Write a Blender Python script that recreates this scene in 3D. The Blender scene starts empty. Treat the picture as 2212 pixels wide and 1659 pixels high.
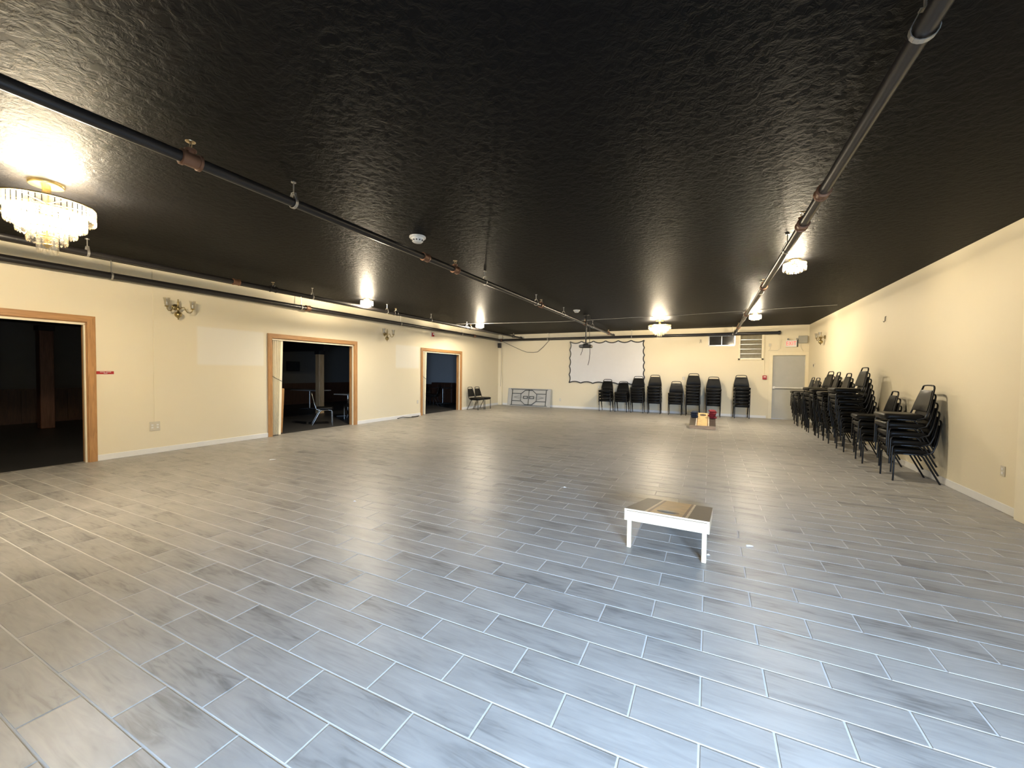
import bpy, bmesh, math, random
from mathutils import Vector, Matrix

random.seed(7)
PI = math.pi
COL = bpy.context.scene.collection
SC = bpy.context.scene

# ------------------------------------------------------------------ camera
CAM_H = 1.4795
F_PX = 867.437
YAW, PITCH, ROLL = math.radians(26.1036), math.radians(-1.6373), math.radians(0.6808)
Fv = Vector((-math.sin(YAW)*math.cos(PITCH), math.cos(YAW)*math.cos(PITCH), math.sin(PITCH)))
R0 = Vector((math.cos(YAW), math.sin(YAW), 0)); U0 = R0.cross(Fv)
Rv = R0*math.cos(ROLL)+U0*math.sin(ROLL); Uv = -R0*math.sin(ROLL)+U0*math.cos(ROLL)
cam = bpy.data.cameras.new('camera'); cam.sensor_width = 36; cam.sensor_fit = 'HORIZONTAL'
cam.lens = F_PX/2212*36; cam.clip_start = 0.02; cam.clip_end = 200
co = bpy.data.objects.new('camera', cam); COL.objects.link(co)
M = Matrix.Identity(4)
for i in range(3):
    M[i][0] = Rv[i]; M[i][1] = Uv[i]; M[i][2] = -Fv[i]
M[0][3], M[1][3], M[2][3] = 0, 0, CAM_H
co.matrix_world = M
SC.camera = co

# ------------------------------------------------------------------ world, daylight, exposure
w = bpy.data.worlds.new('world'); SC.world = w; w.use_nodes = True
bg = w.node_tree.nodes['Background']; bg.inputs[0].default_value = (0.55, 0.72, 1.0, 1); bg.inputs[1].default_value = 1.0
SC.view_settings.view_transform = 'Standard'; SC.view_settings.look = 'None'
SC.view_settings.gamma = 1; SC.view_settings.use_curve_mapping = False
SC.view_settings.exposure = 1.1

def area_light(name, loc, direction, sx, sy, power, color):
    l = bpy.data.lights.new(name, 'AREA'); l.shape = 'RECTANGLE'; l.size = sx; l.size_y = sy
    l.energy = power; l.color = color
    o = bpy.data.objects.new(name, l); COL.objects.link(o); o.location = loc
    o.rotation_euler = Vector(direction).to_track_quat('-Z', 'Y').to_euler()
    return o
# daylight falling in through the glass entrance doors in the wall behind the camera
area_light('entrance_daylight', (1.78, -2.58, 1.25), (-0.55, 1, -0.95), 2.1, 1.2, 640, (0.47, 0.68, 1.0)).data.spread = math.radians(100)
WARM = (1.0, 0.885, 0.69)
P_CHAND, P_FLUSH = 195, 104

# ------------------------------------------------------------------ dimensions
XL, XR, YB, YF, HC = -8.66, 2.962, 16.32, -2.2, 3.187
TW, TL = 0.2, 0.557146          # tile width (along y), length (along x)
TX0, TY0 = -1.6729, 2.5452
WT = 0.16                        # left wall thickness
SXL = -16.0                      # far wall of the side room
SHC = 2.62

# ------------------------------------------------------------------ materials
def newmat(name):
    m = bpy.data.materials.new(name); m.use_nodes = True
    return m, m.node_tree.nodes, m.node_tree.links, m.node_tree.nodes['Principled BSDF']
def plain(name, col, rough=0.5, metal=0.0, spec=0.5, bump=0.0, bscale=80, var=0.06, vscale=6):
    m, n, l, b = newmat(name)
    b.inputs['Roughness'].default_value = rough; b.inputs['Metallic'].default_value = metal
    b.inputs['Specular IOR Level'].default_value = spec
    tc = n.new('ShaderNodeTexCoord')
    nz = n.new('ShaderNodeTexNoise'); nz.inputs['Scale'].default_value = vscale; nz.inputs['Detail'].default_value = 4
    l.new(tc.outputs['Object'], nz.inputs['Vector'])
    mx = n.new('ShaderNodeMix'); mx.data_type = 'RGBA'
    mx.inputs[6].default_value = tuple(max(0, c*(1-var)) for c in col)+(1,)
    mx.inputs[7].default_value = tuple(min(1, c*(1+var)) for c in col)+(1,)
    l.new(nz.outputs['Fac'], mx.inputs[0]); l.new(mx.outputs[2], b.inputs['Base Color'])
    if bump:
        nb = n.new('ShaderNodeTexNoise'); nb.inputs['Scale'].default_value = bscale; nb.inputs['Detail'].default_value = 5
        l.new(tc.outputs['Object'], nb.inputs['Vector'])
        bp = n.new('ShaderNodeBump'); bp.inputs['Strength'].default_value = bump; bp.inputs['Distance'].default_value = 0.01
        l.new(nb.outputs['Fac'], bp.inputs['Height']); l.new(bp.outputs[0], b.inputs['Normal'])
    return m
def math_node(n, l, op, a, b=None, c=None):
    k = n.new('ShaderNodeMath'); k.operation = op
    for i, v in enumerate((a, b, c)):
        if v is None: continue
        if isinstance(v, (int, float)): k.inputs[i].default_value = v
        else: l.new(v, k.inputs[i])
    return k.outputs[0]

def wall_mat(name, base, patches=()):
    """cream wall paint; patches = (axis values) flat touch-up paint rectangles in world y,z"""
    m, n, l, b = newmat(name)
    b.inputs['Roughness'].default_value = 0.62
    g = n.new('ShaderNodeNewGeometry'); sp = n.new('ShaderNodeSeparateXYZ'); l.new(g.outputs['Position'], sp.inputs[0])
    nz = n.new('ShaderNodeTexNoise'); nz.inputs['Scale'].default_value = 0.9; nz.inputs['Detail'].default_value = 3
    l.new(g.outputs['Position'], nz.inputs['Vector'])
    mx = n.new('ShaderNodeMix'); mx.data_type = 'RGBA'
    mx.inputs[6].default_value = tuple(c*0.97 for c in base)+(1,); mx.inputs[7].default_value = tuple(min(1, c*1.03) for c in base)+(1,)
    l.new(nz.outputs['Fac'], mx.inputs[0]); out = mx.outputs[2]
    for (y0, y1, z0, z1, colr, soft) in patches:
        f = None
        for (o, a0, a1) in ((sp.outputs[1], y0, y1), (sp.outputs[2], z0, z1)):
            for lo, hi in ((a0-soft, a0+soft), (a1+soft, a1-soft)):
                mr = n.new('ShaderNodeMapRange'); mr.interpolation_type = 'SMOOTHSTEP'
                mr.inputs[1].default_value = lo; mr.inputs[2].default_value = hi
                l.new(o, mr.inputs[0])
                f = mr.outputs[0] if f is None else math_node(n, l, 'MULTIPLY', f, mr.outputs[0])
        mm = n.new('ShaderNodeMix'); mm.data_type = 'RGBA'; l.new(f, mm.inputs[0]); l.new(out, mm.inputs[6])
        mm.inputs[7].default_value = colr+(1,); out = mm.outputs[2]
    l.new(out, b.inputs['Base Color'])
    nb = n.new('ShaderNodeTexNoise'); nb.inputs['Scale'].default_value = 90; nb.inputs['Detail'].default_value = 3
    l.new(g.outputs['Position'], nb.inputs['Vector'])
    bp = n.new('ShaderNodeBump'); bp.inputs['Strength'].default_value = 0.06; bp.inputs['Distance'].default_value = 0.01
    l.new(nb.outputs['Fac'], bp.inputs['Height']); l.new(bp.outputs[0], b.inputs['Normal'])
    return m
CREAM = (0.76, 0.68, 0.50)
PATCH = (0.79, 0.745, 0.63)
M_WALL = wall_mat('cream_paint', CREAM)
M_WALL_L = wall_mat('cream_paint_touched_up', CREAM, [(4.19, 5.45, 1.56, 2.28, PATCH, 0.03), (9.53, 10.64, 1.58, 2.30, PATCH, 0.04)])

def ceiling_mat():
    m, n, l, b = newmat('black_textured_ceiling_paint')
    b.inputs['Base Color'].default_value = (0.0045, 0.0043, 0.0044, 1)
    b.inputs['Roughness'].default_value = 0.50; b.inputs['Specular IOR Level'].default_value = 0.05
    g = n.new('ShaderNodeNewGeometry')
    nz = n.new('ShaderNodeTexNoise'); nz.inputs['Scale'].default_value = 15; nz.inputs['Detail'].default_value = 6; nz.inputs['Roughness'].default_value = 0.62
    nz.inputs['Distortion'].default_value = 0.7
    l.new(g.outputs['Position'], nz.inputs['Vector'])
    cr = n.new('ShaderNodeValToRGB'); cr.color_ramp.elements[0].position = 0.40; cr.color_ramp.elements[1].position = 0.60
    l.new(nz.outputs['Fac'], cr.inputs[0])
    n2 = n.new('ShaderNodeTexNoise'); n2.inputs['Scale'].default_value = 2.2; n2.inputs['Detail'].default_value = 3
    l.new(g.outputs['Position'], n2.inputs['Vector'])
    h = math_node(n, l, 'MULTIPLY_ADD', n2.outputs['Fac'], 0.25, cr.outputs[0])
    bp = n.new('ShaderNodeBump'); bp.inputs['Strength'].default_value = 0.24; bp.inputs['Distance'].default_value = 0.010
    l.new(h, bp.inputs['Height']); l.new(bp.outputs[0], b.inputs['Normal'])
    return m
M_CEIL = ceiling_mat()

def tile_mat():
    """grey wood-look porcelain; every tile gets its own tone and its own stretch of grain from its row and column"""
    m, n, l, b = newmat('grey_wood_look_tile')
    g = n.new('ShaderNodeNewGeometry'); sp = n.new('ShaderNodeSeparateXYZ'); l.new(g.outputs['Position'], sp.inputs[0])
    r = math_node(n, l, 'FLOOR', math_node(n, l, 'DIVIDE', math_node(n, l, 'SUBTRACT', TY0+20*TW, sp.outputs[1]), TW))
    odd = math_node(n, l, 'MULTIPLY', math_node(n, l, 'MODULO', r, 2.0), 0.5)
    c = math_node(n, l, 'FLOOR', math_node(n, l, 'ADD', math_node(n, l, 'DIVIDE', math_node(n, l, 'SUBTRACT', sp.outputs[0], TX0-20*TL), TL), odd))
    cb = n.new('ShaderNodeCombineXYZ'); l.new(r, cb.inputs[0]); l.new(c, cb.inputs[1])
    wn = n.new('ShaderNodeTexWhiteNoise'); wn.noise_dimensions = '2D'; l.new(cb.outputs[0], wn.inputs['Vector'])
    off = n.new('ShaderNodeVectorMath'); off.operation = 'SCALE'; off.inputs[3].default_value = 37.0; l.new(wn.outputs['Color'], off.inputs[0])
    pos = n.new('ShaderNodeVectorMath'); pos.operation = 'ADD'; l.new(g.outputs['Position'], pos.inputs[0]); l.new(off.outputs[0], pos.inputs[1])
    mp = n.new('ShaderNodeMapping'); mp.inputs['Scale'].default_value = (2.2, 16, 1); l.new(pos.outputs[0], mp.inputs[0])
    nz = n.new('ShaderNodeTexNoise'); nz.inputs['Scale'].default_value = 1.6; nz.inputs['Detail'].default_value = 7; nz.inputs['Distortion'].default_value = 1.6
    l.new(mp.outputs[0], nz.inputs['Vector'])
    mp2 = n.new('ShaderNodeMapping'); mp2.inputs['Scale'].default_value = (1.2, 3.2, 1); l.new(pos.outputs[0], mp2.inputs[0])
    n2 = n.new('ShaderNodeTexNoise'); n2.inputs['Scale'].default_value = 2.0; n2.inputs['Detail'].default_value = 3; l.new(mp2.outputs[0], n2.inputs['Vector'])
    k = math_node(n, l, 'ADD', math_node(n, l, 'MULTIPLY', nz.outputs['Fac'], 0.45), math_node(n, l, 'MULTIPLY', n2.outputs['Fac'], 0.55))
    k = math_node(n, l, 'ADD', k, math_node(n, l, 'MULTIPLY', math_node(n, l, 'SUBTRACT', wn.outputs['Value'], 0.5), 0.10))
    cr = n.new('ShaderNodeValToRGB'); e = cr.color_ramp.elements
    e[0].position = 0.30; e[0].color = (0.165, 0.156, 0.143, 1); e[1].position = 0.68; e[1].color = (0.385, 0.362, 0.325, 1)
    md = cr.color_ramp.elements.new(0.45); md.color = (0.30, 0.283, 0.255, 1)
    l.new(k, cr.inputs[0]); l.new(cr.outputs[0], b.inputs['Base Color'])
    b.inputs['Roughness'].default_value = 0.40; b.inputs['Specular IOR Level'].default_value = 0.42
    bp = n.new('ShaderNodeBump'); bp.inputs['Strength'].default_value = 0.04; bp.inputs['Distance'].default_value = 0.004
    l.new(nz.outputs['Fac'], bp.inputs['Height']); l.new(bp.outputs[0], b.inputs['Normal'])
    return m
M_TILE = tile_mat()
M_GROUT = plain('pale_grout', (0.56, 0.54, 0.50), 0.75, bump=0.1, bscale=200)

def wood_mat(name, c0, c1, rough=0.45, sc=(14, 14, 1.2)):
    m, n, l, b = newmat(name)
    b.inputs['Roughness'].default_value = rough
    tc = n.new('ShaderNodeTexCoord'); mp = n.new('ShaderNodeMapping'); mp.inputs['Scale'].default_value = sc
    l.new(tc.outputs['Object'], mp.inputs[0])
    nz = n.new('ShaderNodeTexNoise'); nz.inputs['Scale'].default_value = 2.5; nz.inputs['Detail'].default_value = 6; nz.inputs['Distortion'].default_value = 1.0
    l.new(mp.outputs[0], nz.inputs['Vector'])
    cr = n.new('ShaderNodeValToRGB'); cr.color_ramp.elements[0].position = 0.3; cr.color_ramp.elements[1].position = 0.7
    cr.color_ramp.elements[0].color = c0+(1,); cr.color_ramp.elements[1].color = c1+(1,)
    l.new(nz.outputs['Fac'], cr.inputs[0]); l.new(cr.outputs[0], b.inputs['Base Color'])
    bp = n.new('ShaderNodeBump'); bp.inputs['Strength'].default_value = 0.05; bp.inputs['Distance'].default_value = 0.01
    l.new(nz.outputs['Fac'], bp.inputs['Height']); l.new(bp.outputs[0], b.inputs['Normal'])
    return m
M_OAK_V = wood_mat('oak_trim_upright', (0.33, 0.165, 0.060), (0.50, 0.265, 0.105))
M_OAK_H = wood_mat('oak_trim_lengthwise', (0.33, 0.165, 0.060), (0.50, 0.265, 0.105), sc=(14, 1.2, 14))
M_POST = wood_mat('knotty_pine_post', (0.50, 0.30, 0.13), (0.74, 0.50, 0.26))
M_APRON = wood_mat('aged_board_edge', (0.33, 0.19, 0.08), (0.55, 0.35, 0.17), sc=(1.5, 20, 20))
M_REDPOST = wood_mat('red_stained_post', (0.10, 0.04, 0.02), (0.18, 0.08, 0.045))
M_DPANEL = wood_mat('dark_stained_panelling', (0.045, 0.018, 0.010), (0.085, 0.036, 0.018))
M_PLY = wood_mat('pale_birch_board', (0.52, 0.395, 0.25), (0.62, 0.485, 0.32), sc=(1.5, 20, 20))
M_WHITE = plain('white_trim_paint', (0.78, 0.77, 0.74), 0.45)
M_CREAMTRIM = plain('cream_trim_paint', (0.80, 0.72, 0.53), 0.5)
M_CREAMVINYL = plain('cream_vinyl', (0.88, 0.80, 0.60), 0.4)
M_BLACKPIPE = plain('black_painted_pipe', (0.018, 0.016, 0.016), 0.33, var=0.2, bump=0.05, bscale=30)
M_COPPER = plain('brown_cast_fitting', (0.22, 0.115, 0.07), 0.45, 0.5, var=0.2)
M_HANGER = plain('galvanised_steel', (0.52, 0.50, 0.46), 0.4, 0.8)
M_BRASSHEAD = plain('brass_sprinkler', (0.50, 0.40, 0.25), 0.3, 0.9)
M_BRASS = plain('antique_brass', (0.36, 0.28, 0.13), 0.30, 0.9)
M_GOLD = plain('polished_gold_metal', (0.80, 0.60, 0.26), 0.22, 1.0)
M_VINYL = plain('black_vinyl', (0.005, 0.0048, 0.0046), 0.36, spec=0.14, bump=0.06, bscale=160, var=0.15)
M_BLACKSTEEL = plain('black_enamelled_steel', (0.006, 0.006, 0.006), 0.28, spec=0.3)
M_CHROME = plain('chrome_steel', (0.34, 0.34, 0.33), 0.25, 1.0)
M_BLACKPL = plain('black_plastic', (0.016, 0.016, 0.017), 0.4)
M_GREYPL = plain('grey_plastic_laminate', (0.46, 0.455, 0.43), 0.45)
M_DGREEN = plain('dark_grey_green_steel', (0.062, 0.068, 0.062), 0.4, 0.3)
M_SHEET = plain('white_screen_fabric', (0.72, 0.71, 0.70), 0.8, bump=0.05, bscale=20, var=0.03)
M_RED = plain('red_plastic', (0.40, 0.022, 0.022), 0.4)
M_REDFAB = plain('red_canvas', (0.20, 0.010, 0.018), 0.8, bump=0.3, bscale=200)
M_BLUEFAB = plain('navy_canvas', (0.008, 0.016, 0.036), 0.8, bump=0.3, bscale=200)
M_DOORGREY = plain('grey_door_paint', (0.43, 0.43, 0.40), 0.45)
M_ALU = plain('aluminium_frame', (0.62, 0.61, 0.57), 0.35, 0.7)
M_DARKGLASS = plain('dark_window_glass', (0.035, 0.033, 0.028), 0.08, var=0.3, vscale=9)
M_SLATGLASS = plain('dusty_obscure_glass', (0.235, 0.215, 0.155), 0.25, bump=0.5, bscale=40, var=0.25, vscale=12)
M_GREYBOX = plain('grey_enclosure_paint', (0.36, 0.35, 0.30), 0.5)
M_IVORY = plain('ivory_plate_plastic', (0.60, 0.55, 0.44), 0.4)
M_CORD = plain('dark_cord', (0.03, 0.028, 0.026), 0.6)
M_WIRE = plain('pale_wire', (0.55, 0.52, 0.47), 0.5)
M_PAPER = plain('white_paper', (0.85, 0.84, 0.81), 0.8)
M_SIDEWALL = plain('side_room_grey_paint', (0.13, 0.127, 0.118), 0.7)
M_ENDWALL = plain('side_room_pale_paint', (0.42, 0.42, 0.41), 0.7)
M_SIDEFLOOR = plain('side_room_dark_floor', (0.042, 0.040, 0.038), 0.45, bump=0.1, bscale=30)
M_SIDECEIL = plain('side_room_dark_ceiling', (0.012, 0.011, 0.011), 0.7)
M_CONCRETE = plain('outdoor_concrete', (0.45, 0.45, 0.44), 0.9, bump=0.2)
M_DARKPICT = plain('dark_print', (0.03, 0.032, 0.035), 0.3, var=0.8, vscale=14)
M_DETECT = plain('white_abs_plastic', (0.80, 0.79, 0.75), 0.35)
M_LAMINATE = plain('pale_table_laminate', (0.42, 0.41, 0.38), 0.35)

def emis(name, col, s, samp=False):
    m, n, l, b = newmat(name)
    b.inputs['Base Color'].default_value = col+(1,)
    b.inputs['Emission Color'].default_value = col+(1,); b.inputs['Emission Strength'].default_value = s
    if not samp: m.cycles.emission_sampling = 'NONE'
    return m
M_BULB = emis('lit_bulb_glass', (1.0, 0.88, 0.66), 30)
M_EXITRED = emis('lit_red_letter', (0.80, 0.10, 0.09), 0.55)

def crystal_mat():
    m, n, l, b = newmat('cut_crystal')
    for k in list(n):
        if k.type != 'OUTPUT_MATERIAL': n.remove(k)
    out = [k for k in n if k.type == 'OUTPUT_MATERIAL'][0]
    tr = n.new('ShaderNodeBsdfTransparent'); tr.inputs[0].default_value = (0.97, 0.95, 0.91, 1)
    tl = n.new('ShaderNodeBsdfTranslucent'); tl.inputs[0].default_value = (0.95, 0.94, 0.91, 1)
    gl = n.new('ShaderNodeBsdfGlossy'); gl.inputs[0].default_value = (1, 0.98, 0.94, 1); gl.inputs['Roughness'].default_value = 0.08
    m1 = n.new('ShaderNodeMixShader'); m1.inputs[0].default_value = 0.013
    l.new(tr.outputs[0], m1.inputs[1]); l.new(tl.outputs[0], m1.inputs[2])
    lw = n.new('ShaderNodeLayerWeight'); lw.inputs[0].default_value = 0.16
    m2 = n.new('ShaderNodeMixShader'); l.new(lw.outputs['Facing'], m2.inputs[0])
    l.new(m1.outputs[0], m2.inputs[1]); l.new(gl.outputs[0], m2.inputs[2])
    l.new(m2.outputs[0], out.inputs[0])
    return m
M_CRYSTAL = crystal_mat()
def glass_mat(name, tint, refl=0.25):
    m, n, l, b = newmat(name)
    for k in list(n):
        if k.type != 'OUTPUT_MATERIAL': n.remove(k)
    out = [k for k in n if k.type == 'OUTPUT_MATERIAL'][0]
    tr = n.new('ShaderNodeBsdfTransparent'); tr.inputs[0].default_value = tint+(1,)
    gl = n.new('ShaderNodeBsdfGlossy'); gl.inputs['Roughness'].default_value = 0.05
    lw = n.new('ShaderNodeLayerWeight'); lw.inputs[0].default_value = refl
    mx = n.new('ShaderNodeMixShader'); l.new(lw.outputs['Fresnel'], mx.inputs[0]); l.new(tr.outputs[0], mx.inputs[1]); l.new(gl.outputs[0], mx.inputs[2])
    l.new(mx.outputs[0], out.inputs[0])
    return m
def cup_mat():
    m, n, l, b = newmat('clear_cup_glass')
    for k in list(n):
        if k.type != 'OUTPUT_MATERIAL': n.remove(k)
    out = [k for k in n if k.type == 'OUTPUT_MATERIAL'][0]
    tr = n.new('ShaderNodeBsdfTransparent'); tr.inputs[0].default_value = (0.93, 0.92, 0.89, 1)
    df = n.new('ShaderNodeBsdfTranslucent'); df.inputs[0].default_value = (0.9, 0.88, 0.83, 1)
    gl = n.new('ShaderNodeBsdfGlossy'); gl.inputs['Roughness'].default_value = 0.15
    m1 = n.new('ShaderNodeMixShader'); m1.inputs[0].default_value = 0.12; l.new(tr.outputs[0], m1.inputs[1]); l.new(df.outputs[0], m1.inputs[2])
    m2 = n.new('ShaderNodeMixShader'); m2.inputs[0].default_value = 0.10; l.new(m1.outputs[0], m2.inputs[1]); l.new(gl.outputs[0], m2.inputs[2])
    l.new(m2.outputs[0], out.inputs[0])
    return m
M_CUPGLASS = cup_mat()
M_PANE = glass_mat('door_pane_glass', (0.97, 0.98, 1.0), 0.2)

# ------------------------------------------------------------------ mesh helpers
class MB:
    def __init__(self): self.v = []; self.f = []
    def add(self, vs, fs):
        o = len(self.v); self.v += [tuple(p) for p in vs]; self.f += [tuple(o+i for i in f) for f in fs]; return self
    def box(self, x0, x1, y0, y1, z0, z1):
        return self.add([(x0,y0,z0),(x1,y0,z0),(x1,y1,z0),(x0,y1,z0),(x0,y0,z1),(x1,y0,z1),(x1,y1,z1),(x0,y1,z1)],
                        [(0,3,2,1),(4,5,6,7),(0,1,5,4),(1,2,6,5),(2,3,7,6),(3,0,4,7)])
    def chbox(self, x0, x1, y0, y1, z0, z1, c):
        """box whose top and bottom edges and corners are chamfered by c"""
        def ring(ins, z, k):
            a, b_, d, e = x0+ins, x1-ins, y0+ins, y1-ins
            return [(a+k,d,z),(b_-k,d,z),(b_,d+k,z),(b_,e-k,z),(b_-k,e,z),(a+k,e,z),(a,e-k,z),(a,d+k,z)]
        rs = ring(c, z0, c*.6)+ring(0, z0+c, c)+ring(0, z1-c, c)+ring(c, z1, c*.6)
        fs = [tuple(range(7, -1, -1)), tuple(range(24, 32))]
        for k in range(3):
            for i in range(8):
                j = (i+1) % 8; fs.append((k*8+i, k*8+j, k*8+8+j, k*8+8+i))
        return self.add(rs, fs)
    def tube(self, pts, r, n=8, closed=False, caps=True):
        pts = [Vector(p) for p in pts]; m = len(pts); rs = r if isinstance(r, (list, tuple)) else [r]*m
        o = len(self.v); up = None
        for i, p in enumerate(pts):
            if closed: t = pts[(i+1) % m]-pts[i-1]
            else: t = pts[min(i+1, m-1)]-pts[max(i-1, 0)]
            t.normalize()
            if up is None:
                up = Vector((0,0,1)) if abs(t.z) < .9 else Vector((1,0,0))
            s = t.cross(up)
            if s.length < 1e-5: s = t.cross(Vector((0,1,0)))
            s.normalize(); up = s.cross(t).normalized()
            for k in range(n):
                a = 2*PI*k/n; self.v.append(tuple(p+s*math.cos(a)*rs[i]+up*math.sin(a)*rs[i]))
        for i in range(m if closed else m-1):
            j = (i+1) % m
            for k in range(n):
                k2 = (k+1) % n; self.f.append((o+i*n+k, o+i*n+k2, o+j*n+k2, o+j*n+k))
        if caps and not closed:
            self.f.append(tuple(o+k for k in range(n-1, -1, -1))); self.f.append(tuple(o+(m-1)*n+k for k in range(n)))
        return self
    def lathe(self, prof, c=(0,0,0), n=16, axis='z'):
        o = len(self.v)
        for (r, z) in prof:
            for k in range(n):
                a = 2*PI*k/n; x, y = r*math.cos(a), r*math.sin(a)
                p = (x, y, z) if axis == 'z' else ((z, x, y) if axis == 'x' else (x, z, y))
                self.v.append((c[0]+p[0], c[1]+p[1], c[2]+p[2]))
        for i in range(len(prof)-1):
            for k in range(n):
                k2 = (k+1) % n; self.f.append((o+i*n+k, o+i*n+k2, o+(i+1)*n+k2, o+(i+1)*n+k))
        self.f.append(tuple(o+k for k in range(n-1, -1, -1))); self.f.append(tuple(o+(len(prof)-1)*n+k for k in range(n)))
        return self
    def bar(self, a, b, w_, h_, up=(0,0,1)):
        a, b = Vector(a), Vector(b); t = (b-a).normalized(); u = Vector(up)
        s = t.cross(u)
        if s.length < 1e-4: s = t.cross(Vector((1,0,0)))
        s.normalize(); u = s.cross(t).normalized(); s *= w_/2; u *= h_/2
        return self.add([a-s-u, a+s-u, a+s+u, a-s+u, b-s-u, b+s-u, b+s+u, b-s+u],
                        [(0,3,2,1),(4,5,6,7),(0,1,5,4),(1,2,6,5),(2,3,7,6),(3,0,4,7)])
    def prism(self, poly, y0, y1):
        """polygon in x,z extruded along y"""
        n = len(poly); vs = [(x,y0,z) for x,z in poly]+[(x,y1,z) for x,z in poly]
        fs = [tuple(range(n)), tuple(range(2*n-1, n-1, -1))]+[(i, n+i, n+(i+1)%n, (i+1)%n) for i in range(n)]
        return self.add(vs, fs)
    def mesh(self, name, mat, smooth=None):
        me = bpy.data.meshes.new(name); me.from_pydata(self.v, [], self.f)
        bm = bmesh.new(); bm.from_mesh(me); bmesh.ops.recalc_face_normals(bm, faces=bm.faces); bm.to_mesh(me); bm.free()
        me.materials.append(mat)
        if smooth:
            me.shade_smooth(); me.set_sharp_from_angle(angle=math.radians(smooth))
        return me
    def build(self, name, mat, parent=None, smooth=None, loc=None):
        o = bpy.data.objects.new(name, self.mesh(name, mat, smooth)); COL.objects.link(o)
        if parent: o.parent = parent
        if loc: o.location = loc
        return o
LABELS = set()
def tag(o, label, cat, group=None, shared=False):
    assert shared or label not in LABELS, label
    n = len(label.split()); assert 4 <= n <= 16, (n, label)
    LABELS.add(label); o['label'] = label; o['category'] = cat
    if group: o['group'] = group
    return o
def empty(name, loc=(0,0,0), rz=0):
    o = bpy.data.objects.new(name, None); o.empty_display_size = .1; COL.objects.link(o); o.location = loc; o.rotation_euler = (0,0,rz); return o
def struct(o): o['kind'] = 'structure'; return o
def link_mesh(name, me, parent=None, loc=(0,0,0), rz=0):
    o = bpy.data.objects.new(name, me); COL.objects.link(o); o.parent = parent; o.location = loc; o.rotation_euler = (0,0,rz); return o
def copy_tree(o, parent=None):
    c = o.copy(); COL.objects.link(c); c.parent = parent
    for ch in list(o.children): copy_tree(ch, c)
    return c
ORD = ['', 'first', 'second', 'third', 'fourth', 'fifth', 'sixth', 'seventh', 'eighth', 'ninth', 'tenth']

# ================================================================== SETTING
# ---- floor: grout bed, tiles laid in running bond
floor = struct(MB().box(XL-WT, XR+.2, YF-.2, YB+.2, -0.10, -0.0022).build('floor', M_GROUT))
G = 0.0042
def tile_mb(x0, x1, y0, y1):
    return MB().chbox_top(x0, x1, y0, y1)
def chbox_top(self, x0, x1, y0, y1, c=0.0015):
    vs = [(x0,y0,-.008),(x1,y0,-.008),(x1,y1,-.008),(x0,y1,-.008),(x0,y0,-c),(x1,y0,-c),(x1,y1,-c),(x0,y1,-c),
          (x0+c,y0+c,0),(x1-c,y0+c,0),(x1-c,y1-c,0),(x0+c,y1-c,0)]
    return self.add(vs, [(8,9,10,11),(0,1,5,4),(1,2,6,5),(2,3,7,6),(3,0,4,7),(4,5,9,8),(5,6,10,9),(6,7,11,10),(7,4,8,11)])
MB.chbox_top = chbox_top
def project(p):
    d = Vector(p)-Vector((0,0,CAM_H)); z = d.dot(Fv)
    if z < .05: return None
    return 1106+F_PX*d.dot(Rv)/z, 829.5-F_PX*d.dot(Uv)/z, z
tiles = []
r = int((TY0-YB)/TW)-1
while TY0-TW*r > YF:
    y1 = TY0-TW*(r-1); y0 = y1-TW
    ya, yb = max(y0, YF), min(y1, YB)
    if yb-ya > 0.02:
        base = TX0 if r % 2 else TX0-0.5*TL
        n0 = math.floor((XL-WT-base)/TL)
        for k in range(n0, n0+30):
            xa, xb = max(base+k*TL, XL-WT+.001), min(base+(k+1)*TL, XR)
            if xb-xa < 0.02: continue
            pr = project(((xa+xb)/2, (ya+yb)/2, 0))
            seen = pr is not None and -120 < pr[0] < 2330 and pr[1] < 1800
            tiles.append((pr[2] if seen else 1e3, xa+G, xb-G, ya+G, yb-G))
    r += 1
tiles.sort()
full = MB().chbox_top(-TL/2+G, TL/2-G, -TW/2+G, TW/2-G).mesh('tile', M_TILE)
rest = MB(); cnt = 0
for d, xa, xb, ya, yb in tiles:
    whole = abs((xb-xa)-(TL-2*G)) < 1e-4 and abs((yb-ya)-(TW-2*G)) < 1e-4
    if cnt < 300 and whole and d < 100:
        link_mesh('tile', full, floor, ((xa+xb)/2, (ya+yb)/2, 0)); cnt += 1
    else: rest.chbox_top(xa, xb, ya, yb)
ro = rest.build('tile_field', M_TILE, floor); ro['kind'] = 'stuff'

# ---- ceiling
struct(MB().box(XL-WT, XR+.2, YF-.2, YB+.2, HC, HC+.15).build('ceiling', M_CEIL))
# ---- left wall with three wide openings
DO = [(0.32, 2.79), (5.53, 8.01), (10.72, 13.20)]      # outer edges of the door casings
CW, DTOP = 0.095, 2.275
wl = MB(); y = YF
for a, b in DO:
    wl.box(XL-WT, XL, y, a+CW, 0, HC); wl.box(XL-WT, XL, a+CW, b-CW, DTOP-CW, HC); y = b-CW
wl.box(XL-WT, XL, y, YB, 0, HC)
struct(wl.build('wall_left', M_WALL_L))
# ---- back wall: openings for the exit door, the little window and the louvre
BO = [(-0.03, 0.80, 2.54, 2.89), (0.93, 1.66, 2.04, 2.92), (1.93, 2.90, 0.0, 2.18)]
wb = MB(); x = XL-WT
for x0, x1, z0, z1 in BO:
    wb.box(x, x0, YB, YB+.2, 0, HC)
    if z0 > 0: wb.box(x0, x1, YB, YB+.2, 0, z0)
    wb.box(x0, x1, YB, YB+.2, z1, HC); x = x1
wb.box(x, XR+.2, YB, YB+.2, 0, HC)
struct(wb.build('wall_back', M_WALL))
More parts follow.
